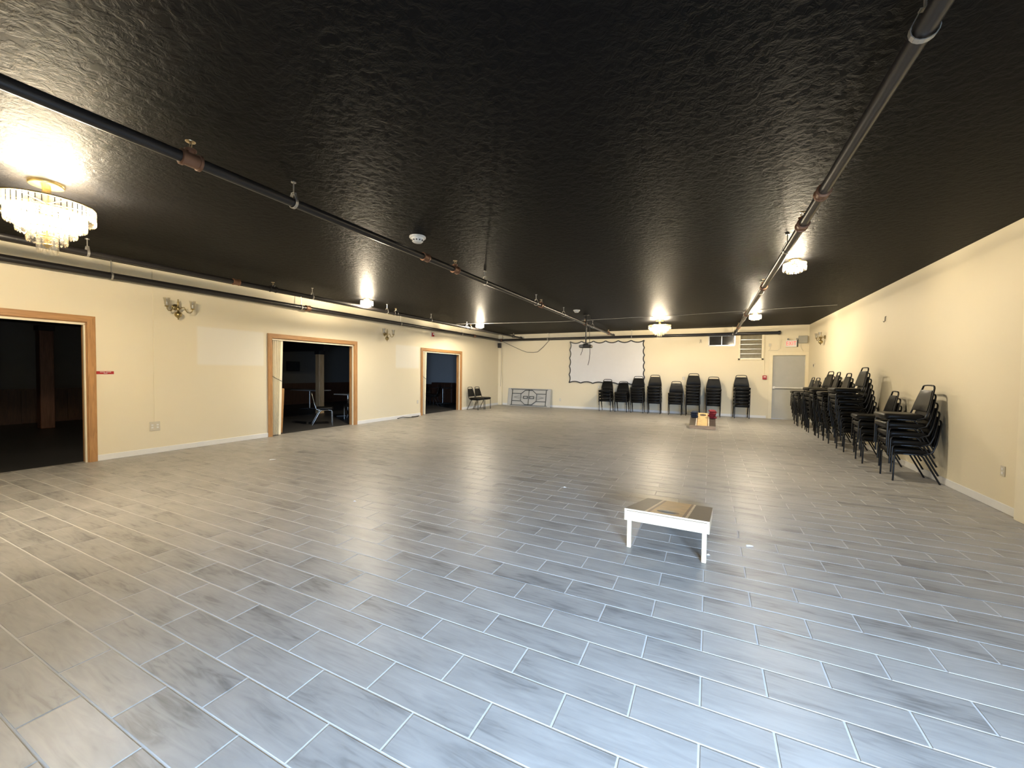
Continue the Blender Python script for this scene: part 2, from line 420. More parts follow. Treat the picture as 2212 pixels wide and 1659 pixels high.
# ---- right wall, and the wall behind the camera with its glazed entrance
struct(MB().box(XR, XR+.2, YF-.2, YB, 0, HC).build('wall_right', M_WALL))
struct(MB().box(XL-WT, .63, YF-.2, YF, 0, HC).box(.63, 2.93, YF-.2, YF, 2.15, HC).box(2.93, XR+.2, YF-.2, YF, 0, HC).build('wall_front', M_WALL))
struct(MB().box(-6, 9, YF-9, YF-.2, -.2, -.02).build('ground_outside', M_CONCRETE))
# glazed entrance
ent = struct(empty('door_5', (1.78, YF-.1, 0)))
for s in (-1, 1):
    fr = MB()
    xc = s*.57
    fr.box(xc-.55, xc-.47, -.025,.025, 0, 2.13); fr.box(xc+.47, xc+.55, -.025,.025, 0, 2.13)
    fr.box(xc-.47, xc+.47, -.025,.025, 0, .16); fr.box(xc-.47, xc+.47, -.025,.025, 2.04, 2.13)
    leaf = fr.build('door_frame', M_ALU, ent)
    MB().box(xc-.47, xc+.47, -.004,.004, .16, 2.04).build('pane', M_PANE, leaf)

# ---- baseboards and trims
def board(name, x0, x1, y0, y1, h=.095):
    return struct(MB().chbox(x0, x1, y0, y1, 0, h, .004).build(name, M_WHITE))
bl = struct(empty('baseboard_left', (XL, 0, 0)))
for a, b in ((YF, DO[0][0]), (DO[0][1], DO[1][0]), (DO[1][1], DO[2][0]), (DO[2][1], YB)):
    MB().chbox(0, .014, a, b, 0, .095, .004).build('skirting_board', M_WHITE, bl)
bb = struct(empty('baseboard_back', (0, YB, 0)))
MB().chbox(XL+.2, 1.80, -.014, 0, 0, .09, .004).build('skirting_board', M_WHITE, bb)
board('baseboard_right', XR-.014, XR, 6.07, YB-.02)
struct(MB().chbox(XR-.06, XR, 5.86, 6.07, 0, HC-.002, .004).build('trim_1', M_CREAMTRIM))
struct(MB().chbox(XL, XL+.19, YB-.10, YB, 0, HC-.002, .004).build('trim_2', M_WALL))

# ---- wide doorways with oak casings
for i, (a, b) in enumerate(DO):
    d = struct(empty('door_%d' % (i+1), (XL, (a+b)/2, 0))); h = (b-a)/2
    ia, ib, it = -h+CW, h-CW, DTOP-CW
    for sx0, sx1, nm in ((0, .022, 'casing'), (-WT-.022, -WT, 'casing')):
        # mitred casings
        for yo, yi in ((-h, ia), (h, ib)):
            MB().add([(sx0,yo,0),(sx1,yo,0),(sx1,yi,0),(sx0,yi,0),(sx0,yo,DTOP),(sx1,yo,DTOP),(sx1,yi,it),(sx0,yi,it)],
                     [(0,3,2,1),(4,5,6,7),(0,1,5,4),(1,2,6,5),(2,3,7,6),(3,0,4,7)]).build(nm, M_OAK_V, d)
        MB().add([(sx0,-h,DTOP),(sx1,-h,DTOP),(sx1,ia,it),(sx0,ia,it),(sx0,h,DTOP),(sx1,h,DTOP),(sx1,ib,it),(sx0,ib,it)],
                 [(0,3,2,1),(4,5,6,7),(0,1,5,4),(1,2,6,5),(2,3,7,6),(3,0,4,7)]).build('head_casing', M_OAK_H, d)
    MB().box(-WT, 0, ib-.012, ib, 0, it).build('jamb', M_OAK_V, d)
    MB().box(-WT, 0, ia, ia+.012, 0, it).build('jamb', M_OAK_V, d)
    MB().box(-WT, 0, ia, ib, it-.012, it).build('head_jamb', M_OAK_H, d)
    MB().box(-.052, -.012, ib-.030, ib-.012, 0, it-.03).build('door_stop', M_CREAMTRIM, d)
    MB().box(-.052, -.012, ia+.012, ib-.012, it-.045, it-.012).build('folding_track', M_CREAMTRIM, d)

# ---- exit door in the back wall
d4 = struct(empty('door_4', (2.415, YB, 0)))
MB().box(-.56, -.46, -.02, .12, 0, 2.17).build('door_frame', M_CREAMTRIM, d4)
MB().box(.46, .545, -.02, .12, 0, 2.17).build('door_frame', M_CREAMTRIM, d4)
MB().box(-.56, .545, -.02, .12, 2.17, 2.27).build('head_frame', M_CREAMTRIM, d4)
MB().box(-.56, .56, .0, .20, -.01, .014).build('threshold', M_ALU, d4)  # strip added to close the light leak under the leaf
MB().box(-.6, .6, .16, .20, 0, 2.3).build('light_stop_slab', M_DOORGREY, d4)  # unseen slab added behind the leaf to keep outside light out
leaf = MB().chbox(-.46, .46, .05, .095, .016, 2.17, .003).build('door_leaf', M_DOORGREY, d4)
MB().chbox(-.45, -.37, -.02, .05, 1.03, 1.11, .008).build('latch_case', M_WHITE, leaf)
MB().chbox(.36, .44, -.015, .05, 1.04, 1.10, .008).build('latch_case', M_WHITE, leaf)
MB().tube([(-.41, -.02, 1.07), (.40, -.02, 1.07)], .021, 10).build('push_bar', M_WHITE, leaf, 40)
for z in (.3, 1.1, 1.9): MB().tube([(.462, .045, z-.05), (.462, .045, z+.05)], .010, 8).build('hinge', M_ALU, leaf)

# ---- small dark sliding window and the louvre beside it
w1 = struct(empty('window_1', (.385, YB, 2.54)))
MB().box(-.43,-.395,-.015,.05,-.012,.36).box(.395,.43,-.015,.05,-.012,.36).box(-.43,.43,-.015,.05,-.02,.018).box(-.43,.43,-.015,.05,.335,.365).build('window_frame', M_ALU, w1)
MB().box(-.012,.012,-.012,.05,.018,.335).build('mullion', M_ALU, w1)
for s in (-1, 1): MB().box(min(s*.012, s*.395), max(s*.012, s*.395), .03, .036, .018, .335).build('pane', M_DARKGLASS, w1)
w2 = struct(empty('window_2', (1.295, YB, 2.04)))
fr = MB().box(-.38,-.325,-.03,.08,-.02,.90).box(.325,.38,-.03,.08,-.02,.90).box(-.38,.38,-.03,.08,-.03,.03).box(-.38,.38,-.03,.08,.85,.90)
fr.build('window_frame', M_CREAMTRIM, w2)
for k in range(5):
    z0 = .035+k*.163
    s = MB().add([(-.322,.005,z0),(.322,.005,z0),(.322,.011,z0),(-.322,.011,z0),(-.322,.045,z0+.160),(.322,.045,z0+.160),(.322,.051,z0+.160),(-.322,.051,z0+.160)],
             [(0,3,2,1),(4,5,6,7),(0,1,5,4),(1,2,6,5),(2,3,7,6),(3,0,4,7)]).build('glass_slat', M_SLATGLASS, w2)
    MB().box(-.322,.322,-.002,.006,z0-.006,z0+.006).build('slat_rail', M_ALU, s)
MB().box(-.33,.33,.07,.075,0,.87).build('backing_screen', M_DARKGLASS, w2)

# ---- side room behind the doorways
SX1 = XL-WT
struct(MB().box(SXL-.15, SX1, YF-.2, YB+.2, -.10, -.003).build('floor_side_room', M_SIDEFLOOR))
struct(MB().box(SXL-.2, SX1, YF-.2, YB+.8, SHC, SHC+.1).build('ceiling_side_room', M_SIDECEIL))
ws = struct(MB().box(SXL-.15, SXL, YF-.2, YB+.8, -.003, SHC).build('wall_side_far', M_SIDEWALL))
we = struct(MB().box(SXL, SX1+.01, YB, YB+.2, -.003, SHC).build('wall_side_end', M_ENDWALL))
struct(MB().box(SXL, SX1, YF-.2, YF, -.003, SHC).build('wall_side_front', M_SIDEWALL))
for k in range(24):
    y0 = YF+.05+k*.84
    if y0+.8 < YB: MB().box(SXL, SXL+.02, y0, y0+.80, 0, .86).build('wainscot_panel', M_DPANEL, ws)
MB().box(SXL, SXL+.008, YF, YB, 0, .86).build('wainscot_backing', M_DPANEL, ws)
MB().box(SXL, SXL+.04, YF, YB, .86, .91).build('chair_rail', M_DPANEL, ws)
for k in range(8):
    x0 = SXL+.05+k*.88
    MB().box(x0, min(x0+.84, SX1-.02), YB-.02, YB, 0, .80).build('wainscot_panel', M_DPANEL, we)
MB().box(SXL, SX1, YB-.008, YB, 0, .80).build('wainscot_backing', M_DPANEL, we)
MB().box(SXL, SX1, YB-.04, YB, .80, .85).build('chair_rail', M_DPANEL, we)

# ================================================================== SPRINKLER PIPES
def hanger_mb(z_pipe, rp, top):
    """clevis loop round the pipe and a rod up to the ceiling (pipe axis = y, origin on the axis)"""
    m = MB()
    loop = [(rp*1.25*math.cos(a), 0, rp*1.25*math.sin(a)) for a in [math.radians(-200+k*22) for k in range(11)]]
    loop = [(-.016, 0, .085)]+loop+[(.016, 0, .085)]
    prev = None
    for p in loop:
        if prev: m.bar(prev, p, .026, .004, up=Vector((p[0], 0, p[2]))+Vector((0,0,.001)))
        prev = p
    m.box(-.02,.02,-.013,.013,.083,.089)
    m.tube([(0,0,.085),(0,0,top)], .006, 6)
    m.lathe([(.022, top-.008), (.022, top)], n=10)
    return m
def head_mb(rp, top):
    """upright sprinkler: tee outlet, frame arms and toothed deflector"""
    m = MB().lathe([(.014, rp*.8), (.014, rp+.03), (.019, rp+.03), (.019, rp+.042), (.011, rp+.05)], n=10)
    for s in (-1, 1): m.tube([(s*.011,0,rp+.045),(s*.018,0,rp+.062),(s*.005,0,rp+.085)], .0035, 6)
    m.lathe([(.007, rp+.083), (.03, rp+.088), (.032, rp+.092), (.006, rp+.094)], n=14)
    return m
def tee_mb(rp):
    m = MB()
    m.lathe([(rp*1.22,-.065),(rp*1.45,-.062),(rp*1.45,-.045),(rp*1.25,-.042),(rp*1.25,.042),(rp*1.45,.045),(rp*1.45,.062),(rp*1.22,.065)], n=14, axis='y')
    m.lathe([(rp*.75, 0), (rp*.75, rp*1.5), (rp*.95, rp*1.55), (rp*.95, rp*1.9)], n=12)
    return m
def coupling_mb(rp):
    return MB().lathe([(rp*1.1,-.06),(rp*1.4,-.055),(rp*1.4,-.04),(rp*1.28,-.036),(rp*1.28,.036),(rp*1.4,.04),(rp*1.4,.055),(rp*1.1,.06)], n=14, axis='y')
RP = 0.040
top = HC-3.0
me_h = hanger_mb(0, RP, top).mesh('hanger', M_HANGER, 40); me_s = head_mb(RP, top).mesh('sprinkler_head', M_BRASSHEAD, 40)
me_t = tee_mb(RP).mesh('tee_fitting', M_COPPER, 35); me_c = coupling_mb(RP).mesh('coupling', M_COPPER, 35)
me_tb = tee_mb(RP).mesh('tee_fitting', M_BLACKPIPE, 35)
def branch(x, y0, y1, label, hang, tees, coup, black=False):
    p = empty('sprinkler_pipe', (x, y0, 3.0)); tag(p, label, 'pipe', 'sprinkler pipes')
    MB().tube([(0,0,0),(0,y1-y0,0)], RP, 16).build('pipe_run', M_BLACKPIPE, p, 40)
    for yy in hang: link_mesh('hanger', me_h, p, (0, yy-y0, 0))
    for yy in tees:
        t = link_mesh('tee_fitting', me_tb if black else me_t, p, (0, yy-y0, 0)); link_mesh('sprinkler_head', me_s, t)
    for yy in coup: link_mesh('coupling', me_c, p, (0, yy-y0, 0))
    MB().lathe([(RP*1.5,-.05),(RP*1.5,.0),(RP*1.2,.03)], n=12, axis='y').build('end_fitting', M_BLACKPIPE, p, 35, (0, y1-y0-.08, 0))
    return p
branch(-3.43, YF+.02, 16.14, 'long black sprinkler pipe crossing the middle of the ceiling with brown fittings', (-1.2, 2.44, 5.91, 8.15, 10.0, 12.9), (-1.8, 1.63, 5.03, 8.45, 12.0, 15.2), (4.33,))
branch(0.81, YF+.02, 16.14, 'black sprinkler pipe under the right side of the ceiling leading to the exit-door corner', (-.9, 2.40, 5.84, 8.6, 12.6), (-1.7, 4.95, 8.13, 11.6, 14.6), (4.15,))
branch(-7.45, YF+.02, 16.14, 'black sprinkler pipe hung close in front of the left wall', (-.8, 2.34, 5.71, 7.87, 9.69, 11.65), (-1.6, 4.87, 8.19, 11.9, 15.3), (4.21,), True)
RM, ZM = 0.052, 2.935
def main_hanger(length):
    m = MB(); tp = HC-ZM
    pts = [(RM*1.15*math.cos(a), 0, RM*1.15*math.sin(a)) for a in [2*PI*k/14 for k in range(15)]]
    for a, b in zip(pts, pts[1:]): m.bar(a, b, .024, .005, up=Vector((a[0]+b[0], 0, a[2]+b[2])))
    m.tube([(0,0,RM),(0,0,tp)], .006, 6); m.lathe([(.02, tp-.008), (.02, tp)], n=10)
    return m.mesh('hanger', M_HANGER, 40)
me_mh = main_hanger(0)
me_mc = MB().lathe([(RM*1.1,-.06),(RM*1.35,-.055),(RM*1.35,-.04),(RM*1.25,-.036),(RM*1.25,.036),(RM*1.35,.04),(RM*1.35,.055),(RM*1.1,.06)], n=14, axis='y').mesh('coupling', M_COPPER, 35)
pm = tag(empty('sprinkler_main', (XL+.12, YF+.02, ZM)), 'thick black sprinkler main running along the top of the left wall', 'pipe', 'sprinkler pipes')
MB().tube([(0,0,0),(0,16.2-YF-.02,0)], RM, 18).build('pipe_run', M_BLACKPIPE, pm, 40)
for yy in (-.5, 2.95, 6.25, 9.6, 13.0): link_mesh('hanger', me_mh, pm, (0, yy-YF-.02, 0))
for yy in (6.42, 13.9): link_mesh('coupling', me_mc, pm, (0, yy-YF-.02, 0))
pb = tag(empty('sprinkler_main', (XL+.12, 16.20, ZM)), 'thick black sprinkler main running along the top of the back wall above the screen', 'pipe', 'sprinkler pipes')
MB().tube([(0,0,0),(2.12-XL-.12,0,0)], RM, 18).build('pipe_run', M_BLACKPIPE, pb, 40)
MB().lathe([(RM*1.25,-.03),(RM*1.25,.03),(RM*.8,.045)], n=14, axis='x').build('end_cap', M_BLACKPIPE, pb, 35, (2.10-XL-.12,0,0))
MB().lathe([(RM*1.35,-.06),(RM*1.35,.06)], n=14, axis='x').build('elbow_fitting', M_COPPER, pb, 35, (.03,0,0))
for xx in (-6.25, -2.75, .72): link_mesh('hanger', me_mh, pb, (xx-XL-.12, 0, 0), PI/2)

# ================================================================== LIGHTS
def point(name, parent, loc, power, rad, color=WARM):
    l = bpy.data.lights.new(name, 'POINT'); l.energy = power; l.color = color; l.shadow_soft_size = rad
    o = bpy.data.objects.new(name, l); COL.objects.link(o); o.parent = parent; o.location = loc; return o
def prism_crystal(wd, h):
    """three-sided hanging crystal bar with a bevelled tip, axis z, top at 0, outer face to +x"""
    a = wd/2
    vs = []
    for z, k in ((0, .75), (-.012, 1), (-h+.018, 1), (-h, .35)):
        vs += [(.006*k, -a*k, z), (.006*k, a*k, z), (-.008*k, 0, z)]
    fs = [(0,1,2), (11,10,9)]
    for i in range(3):
        for j in range(3):
            j2 = (j+1) % 3; fs.append((i*3+j, i*3+j2, i*3+3+j2, i*3+3+j))
    return MB().add(vs, fs)
def crystal_ring(parent, rad, z, h, n, me, ring_mat=M_GOLD):
    rg = MB().tube([(rad*math.cos(2*PI*k/32), rad*math.sin(2*PI*k/32), z+.006) for k in range(32)], .007, 6, closed=True).build('tier_ring', ring_mat, parent, 60)
    for k in range(n):
        a = 2*PI*(k+.5)/n
        link_mesh('crystal', me, rg, (rad*math.cos(a), rad*math.sin(a), z), a)
bulb_me = MB().lathe([(.008,-.05),(.016,-.035),(.026,-.01),(.028,.01),(.02,.03),(.006,.042)], n=12).mesh('bulb', M_BULB, 60)
sock_me = MB().lathe([(.014,.03),(.014,.075),(.008,.08)], n=10).mesh('socket', M_GOLD, 40)
def chandelier(loc, s, power, label):
    c = tag(empty('chandelier', loc), label, 'chandelier', 'tiered crystal chandeliers'); c.scale = s
    MB().lathe([(.112,-.034),(.120,-.024),(.120,0)], n=28).build('canopy', M_GOLD, c, 40)
    MB().lathe([(.03,-.03),(.03,-.11),(.022,-.115),(.022,-.56),(.035,-.57),(.008,-.60)], n=14).build('stem', M_GOLD, c, 40)
    tiers = [(.318,-.195,.130,54),(.256,-.272,.130,44),(.190,-.349,.130,33),(.127,-.426,.130,22),(.064,-.503,.150,11)]
    for rad, z, h, n in tiers:
        for k in range(6):
            a = PI*k/3+.2; MB().tube([(.02*math.cos(a), .02*math.sin(a), z+.006), (rad*math.cos(a), rad*math.sin(a), z+.006)], .004, 5).build('spoke', M_GOLD, c)
    for rad, z, h, n in tiers: crystal_ring(c, rad, z, h, n, prism_crystal(2*PI*rad/n*.86, h).mesh('crystal', M_CRYSTAL))
    for rad, z, n in ((.20, -.30, 6), (.10, -.38, 4)):
        for k in range(n):
            a = 2*PI*k/n+.3; b = link_mesh('bulb', bulb_me, c, (rad*math.cos(a), rad*math.sin(a), z)); link_mesh('socket', sock_me, b)
    for k in range(3):
        a = 2*PI*k/3+.6
        point('bulb_light', c, (.17*math.cos(a), .17*math.sin(a), -.30), power/3, .06)
    return c
chandelier((-5.56, 1.48, HC), (1, 1, 1), P_CHAND*1.7, 'large five-tier crystal chandelier glowing at the upper left above the first doorway')
chandelier((-1.44, 13.52, HC), (1.04, 1.04, .84), P_CHAND*1.2, 'tiered crystal chandelier glowing near the back wall above the stacked chairs')
def flush_fixture():
    c = empty('ceiling_light')
    MB().lathe([(.075,-.032),(.088,-.024),(.088,0)], n=24).build('canopy', M_GOLD, c, 40)
    MB().lathe([(.012,-.03),(.012,-.22),(.02,-.225),(.006,-.245)], n=10).build('stem', M_GOLD, c, 40)
    for k in range(4):
        a = PI*k/2+.3; MB().tube([(.012*math.cos(a), .012*math.sin(a), -.068), (.172*math.cos(a), .172*math.sin(a), -.068)], .004, 5).build('spoke', M_GOLD, c)
    crystal_ring(c, .172, -.074, .135, 36, prism_crystal(.026, .135).mesh('crystal', M_CRYSTAL))
    crystal_ring(c, .115, -.175, .065, 24, prism_crystal(.025, .065).mesh('crystal', M_CRYSTAL))
    for k in range(3):
        a = 2*PI*k/3+.3; b = link_mesh('bulb', bulb_me, c, (.085*math.cos(a), .085*math.sin(a), -.15)); link_mesh('socket', sock_me, b)
    return c
proto = flush_fixture()
for i, (x, y, lab) in enumerate((
        (1.09, 7.14, 'round crystal ceiling light beside the right-hand pipe, largest of the small lights in view'),
        (1.10, 12.83, 'round crystal ceiling light near the exit sign at the far right corner'),
        (-7.30, 7.05, 'round crystal ceiling light in front of the left wall above the middle doorway'),
        (-7.14, 12.00, 'round crystal ceiling light near the far left corner above the farthest doorway'))):
    c = proto if i == 0 else copy_tree(proto)
    c.location = (x, y, HC); c.scale = (.82, .82, .82); tag(c, lab, 'ceiling light', 'round crystal ceiling lights')
    point('bulb_light', c, (0, 0, -.16), P_FLUSH, .055)

# smoke detectors
for (x, y, s, lab) in ((-3.356, 4.08, 1.0, 'round white smoke detector on black ceiling beside the long middle pipe, the nearer one'),
                    (-3.25, 10.55, .9, 'round white smoke detector on black ceiling in front of the projector, the farther one')):
    d = tag(empty('smoke_detector', (x, y, HC)), lab, 'smoke detector', 'smoke detectors'); d.scale = (s, s, s)
    MB().lathe([(.102,0),(.102,-.018),(.096,-.024),(.080,-.026)], n=28).build('base_plate', M_DETECT, d, 35)
    b = MB().lathe([(.086,-.022),(.080,-.045),(.062,-.068),(.055,-.074),(.0,-.078)][:4]+[(.02,-.078)], n=28).build('sensor_body', M_DETECT, d, 35)
    for k in range(12):
        a = 2*PI*k/12; MB().box(.066,.078,-.006,.006,-.062,-.048).build('vent_slot', M_BLACKPL, b).rotation_euler = (0,0,a)

# thin white wire along the ceiling
tag(MB().tube([(-8.6,11.9,HC-.008),(-7.0,12.2,HC-.012),(-5.8,12.45,HC-.006),(-4.4,12.62,HC-.014),(-3.2,12.6,HC-.006),(-2.3,12.5,HC-.01),(-.65,12.5,HC-.006),(1.12,12.2,HC-.008),(2.7,12.0,HC-.01)], .006, 6).build('ceiling_wire', M_WIRE, None, 60),
    'thin pale wire stapled across the black ceiling near the back', 'wire')

# ================================================================== CHAIRS
def leg_m(pts, r=.0115): return MB().tube(pts, r, 8)
def make_chair_meshes(steel):
    d = {}
    # seat pad: rounded front, thicker cushion
    m = MB()
    prof = [(-.275, -.10), (-.24, .0), (.13, .0)]
    sec = []
    for z, ins in ((.398, .014), (.412, 0), (.455, 0), (.470, .016), (.476, .05)):
        x1, y0, y1 = .238-ins, -.278+ins, .150-ins
        cr = .05
        ring = []
        for cx, cy, a0 in ((x1-cr, y0+cr, -90), (x1-cr, y1-cr, 0), (-x1+cr, y1-cr, 90), (-x1+cr, y0+cr, 180)):
            for k in range(4): 
                a = math.radians(a0+30*k); ring.append((cx+cr*math.cos(a), cy+cr*math.sin(a), z))
        sec.append(ring)
    n = 16; vs = [p for rg in sec for p in rg]
    fs = [tuple(range(n-1, -1, -1)), tuple((len(sec)-1)*n+k for k in range(n))]
    for i in range(len(sec)-1):
        for k in range(n): fs.append((i*n+k, i*n+(k+1)%n, (i+1)*n+(k+1)%n, (i+1)*n+k))
    d['seat'] = MB().add(vs, fs).mesh('seat', M_VINYL, 50)
    # backrest pad: tapered, leaning back, slightly dished
    def yb(z): return .175+(z-.50)*.24
    rows = [(.515,.205),(.527,.218),(.62,.206),(.72,.184),(.800,.162),(.812,.148)]
    vs = []; fs = []
    for side, dy in ((0, -.022), (1, .016)):
        for z, hw in rows:
            for k in range(5):
                t = k/4*2-1; edge = .7 if z in (.515, .812) or abs(t) == 1 else 1
                vs.append((hw*t, yb(z)+dy*edge+.012*(t*t-1)*-1, z))
    nr = len(rows)
    for s in range(2):
        o = s*nr*5
        for i in range(nr-1):
            for k in range(4): fs.append((o+i*5+k, o+i*5+k+1, o+i*5+6+k, o+i*5+5+k))
    o = nr*5
    for i in range(nr-1):
        fs.append((i*5, i*5+5, o+i*5+5, o+i*5)); fs.append((i*5+4, o+i*5+4, o+i*5+9, i*5+9))
    for k in range(4):
        fs.append((k, o+k, o+k+1, k+1)); q = (nr-1)*5; fs.append((q+k, q+k+1, o+q+k+1, o+q+k))
    d['backrest'] = MB().add(vs, fs).mesh('backrest', M_VINYL, 50)
    # back frame: one tube from the seat side up over the hand hole and down again
    pts = [(-.232, .06, .400), (-.234, .150, .43), (-.228, yb(.55)+.005, .55), (-.206, yb(.66)+.004, .66), (-.172, yb(.80)+.004, .80), (-.160, yb(.84)+.004, .845)]
    arc = [(-.146, yb(.865), .868), (-.12, yb(.875), .878), (-.05, yb(.88), .882)]
    full_ = pts+arc
    full_ = full_+[(-x, y, z) for x, y, z in reversed(full_)]
    d['back_frame'] = MB().tube(full_, .0115, 8).mesh('back_frame', steel, 60)
    d['seat_frame'] = MB().tube([(-.215,.10,.392),(-.215,-.22,.392),(-.19,-.25,.392),(.19,-.25,.392),(.215,-.22,.392),(.215,.10,.392)], .010, 6).mesh('seat_frame', steel, 60)
    for s, nm in ((-1, 'l'), (1, 'r')):
        d['f'+nm] = leg_m([(s*.215, -.15, .395), (s*.220, -.225, .390), (s*.222, -.243, .35), (s*.218, -.25, 0)]).mesh('leg', steel, 60)
        d['b'+nm] = leg_m([(s*.218, .03, .395), (s*.222, .065, .36), (s*.220, .25, 0)]).mesh('leg', steel, 60)
    return d
CH = make_chair_meshes(M_BLACKSTEEL); CHS = make_chair_meshes(M_CHROME)
def chair(loc, rz, label, group, meshes=CH):
    c = tag(empty('stacking_chair', loc, rz), label, 'chair', group)
    for k in ('seat', 'backrest', 'back_frame', 'seat_frame'): link_mesh(k, meshes[k], c)
    for k in ('fl', 'fr', 'bl', 'br'): link_mesh('leg', meshes[k], c)
    return c
def stack(x, y, rz, n, toph, where, group, twist=0.0, sh=.030):
    dz = (toph-.885)/(n-1)
    fx, fy = math.sin(rz), -math.cos(rz)
    for k in range(n):
        lev = 'bottom' if k == 0 else ('topmost' if k == n-1 else ORD[k+1]+' from floor')
        j = random.uniform(-.02, .02)*(k > 0)
        chair((x+fx*(k*sh)+random.uniform(-.004,.004)*(k > 0), y+fy*(k*sh)+random.uniform(-.006,.006)*(k > 0), k*dz), rz+twist+j,
              'black vinyl chair, %s in %s' % (lev, where), group)
# stacks along the right wall, backs to the wall
RS = [(7.75,5,1.37,.02),(8.95,4,1.24,-.05),(10.10,8,1.66,.03),(11.18,7,1.55,.0),(12.0,7,1.58,-.06),(12.62,7,1.60,.10),(13.24,6,1.45,-.10),(14.05,6,1.43,.06),(14.68,6,1.44,-.03)]
nmR = ['stack nearest the viewer by right wall']+['%s stack from the viewer by right wall' % ORD[k] for k in range(2, 9)]+['farthest stack by right wall beside exit door']
for (yy, n, t, tw), wname in zip(RS, nmR):
    stack(2.64, yy, -PI/2, n, t, wname, 'chairs stacked along the right wall', tw, .022)
# stacks along the back wall, facing the hall
BS = [(-3.64,4,1.25),(-3.02,4,1.18),(-2.43,6,1.39),(-1.82,6,1.45),(-1.09,4,1.22),(-.50,7,1.52),(.16,6,1.41),(1.03,6,1.48)]
nmB = ['leftmost stack by back wall']+['%s stack from left by back wall' % ORD[k] for k in range(2, 8)]+['rightmost stack by back wall near exit door']
for (xx, n, t), wname in zip(BS, nmB):
    stack(xx, 15.98, 0.0, n, t, wname, 'chairs stacked along the back wall', random.uniform(-.04, .04), .026)
# two loose chairs against the left wall by the far corner
chair((-8.24, 13.57, 0), PI/2, 'loose black chair next to the farthest doorway against left wall', 'loose chairs by the left wall')
chair((-8.22, 14.07, 0), PI/2, 'loose black chair against left wall on the folding-table side of its twin', 'loose chairs by the left wall')

# ================================================================== BACK WALL OBJECTS
# folding table leaning with its underside to the room
ft = tag(empty('folding_table', (-7.095, 16.10, 0)), 'grey folding table leaning on its edge against the back wall, underside showing', 'table')
ft.rotation_euler = (-.17, 0, 0)
TWd, THt = 1.02, .79
MB().chbox(-TWd, TWd, 0, .028, .0, THt, .006).build('tabletop', M_GREYPL, ft)
rm = MB()
rm.box(-TWd,TWd,-.018,0,0,.02).box(-TWd,TWd,-.018,0,THt-.02,THt).box(-TWd,-TWd+.02,-.018,0,.02,THt-.02).box(TWd-.02,TWd,-.018,0,.02,THt-.02)
rm.build('rim', M_GREYPL, ft)
ap = MB()
for z in (.045, THt-.045): ap.box(-.88,.88,-.028,-.001,z-.010,z+.010)
for x in (-.81, .81): ap.box(x-.012,x+.012,-.028,-.001,.035,THt-.035)
ap.build('apron_rail', M_DGREEN, ft)
cz = THt/2
for s in (-1, 1):
    lg = MB()
    o = [(0, cz+.315), (.17, cz+.315), (.375, cz+.15), (.375, cz-.15), (.17, cz-.315), (0, cz-.315)]
    for (xa, za), (xb, zb) in zip(o, o[1:]): lg.tube([(s*xa,-.03,za),(s*xb,-.03,zb)], .013, 8)
    for z in (cz+.165, cz-.165): lg.tube([(s*.375,-.03,z),(s*.81,-.03,z)], .012, 8)
    lg.build('folded_leg', M_DGREEN, ft, 40)
    br = MB()
    for z in (cz+.10, cz-.10): br.bar((s*.375,-.03,z),(s*.70,-.03,cz), .012, .006)
    br.bar((s*.30,-.03,cz),(s*.72,-.03,cz), .012, .006)
    br.build('leg_brace', M_DGREEN, ft)
    bx = MB().box(min(s*.04,s*.26),max(s*.04,s*.26),-.034,-.02,cz+.035,cz+.06).box(min(s*.04,s*.26),max(s*.04,s*.26),-.034,-.02,cz-.06,cz-.035)
    bx.box(min(s*.23,s*.26),max(s*.23,s*.26),-.034,-.02,cz-.035,cz+.035).box(min(s*.04,s*.07),max(s*.04,s*.07),-.034,-.02,cz-.035,cz+.035)
    bx.build('locking_plate', M_DGREEN, ft)
MB().box(-.010,.010,-.030,-.001,.035,THt-.035).build('centre_rail', M_DGREEN, ft)

# screen
scr = tag(empty('projection_screen', (-3.77, YB-.03, 1.06)), 'white cloth projection screen with scalloped black edge on the back wall', 'screen')
def edge(p, q, n, sag, inward):
    out = []
    for i in range(n):
        for k in range(6):
            t = (i+k/6)/n; s = sag*4*(k/6)*(1-k/6)
            out.append((p[0]+(q[0]-p[0])*t+inward[0]*s, p[1]+(q[1]-p[1])*t+inward[1]*s))
    return out
TLc, TRc, BRc, BLc = (-1.515, 1.745), (1.49, 1.735), (1.535, .0), (-1.535, .02)
ol = edge(TLc, TRc, 6, .075, (0,-1))+edge(TRc, BRc, 6, .045, (-1,0))+edge(BRc, BLc, 6, .06, (0,1))+edge(BLc, TLc, 5, .05, (1,0))
MB().prism(ol, -.004, .004).build('screen_cloth', M_SHEET, scr)
edg = MB(); cx0, cz0 = 0, .88
N = len(ol)
for i in range(N):
    a, b = ol[i], ol[(i+1) % N]
    edg.bar((a[0],-.006,a[1]), (b[0],-.006,b[1]), .007, .044, up=(-(b[1]-a[1]), 0, b[0]-a[0]))
edg.build('black_border', M_BLACKPL, scr)
for p in (TLc, TRc, BRc, BLc): MB().lathe([(.012,-.014),(.012,.02)], n=8, axis='y').build('hook', M_HANGER, scr, None, (p[0], 0, p[1]))

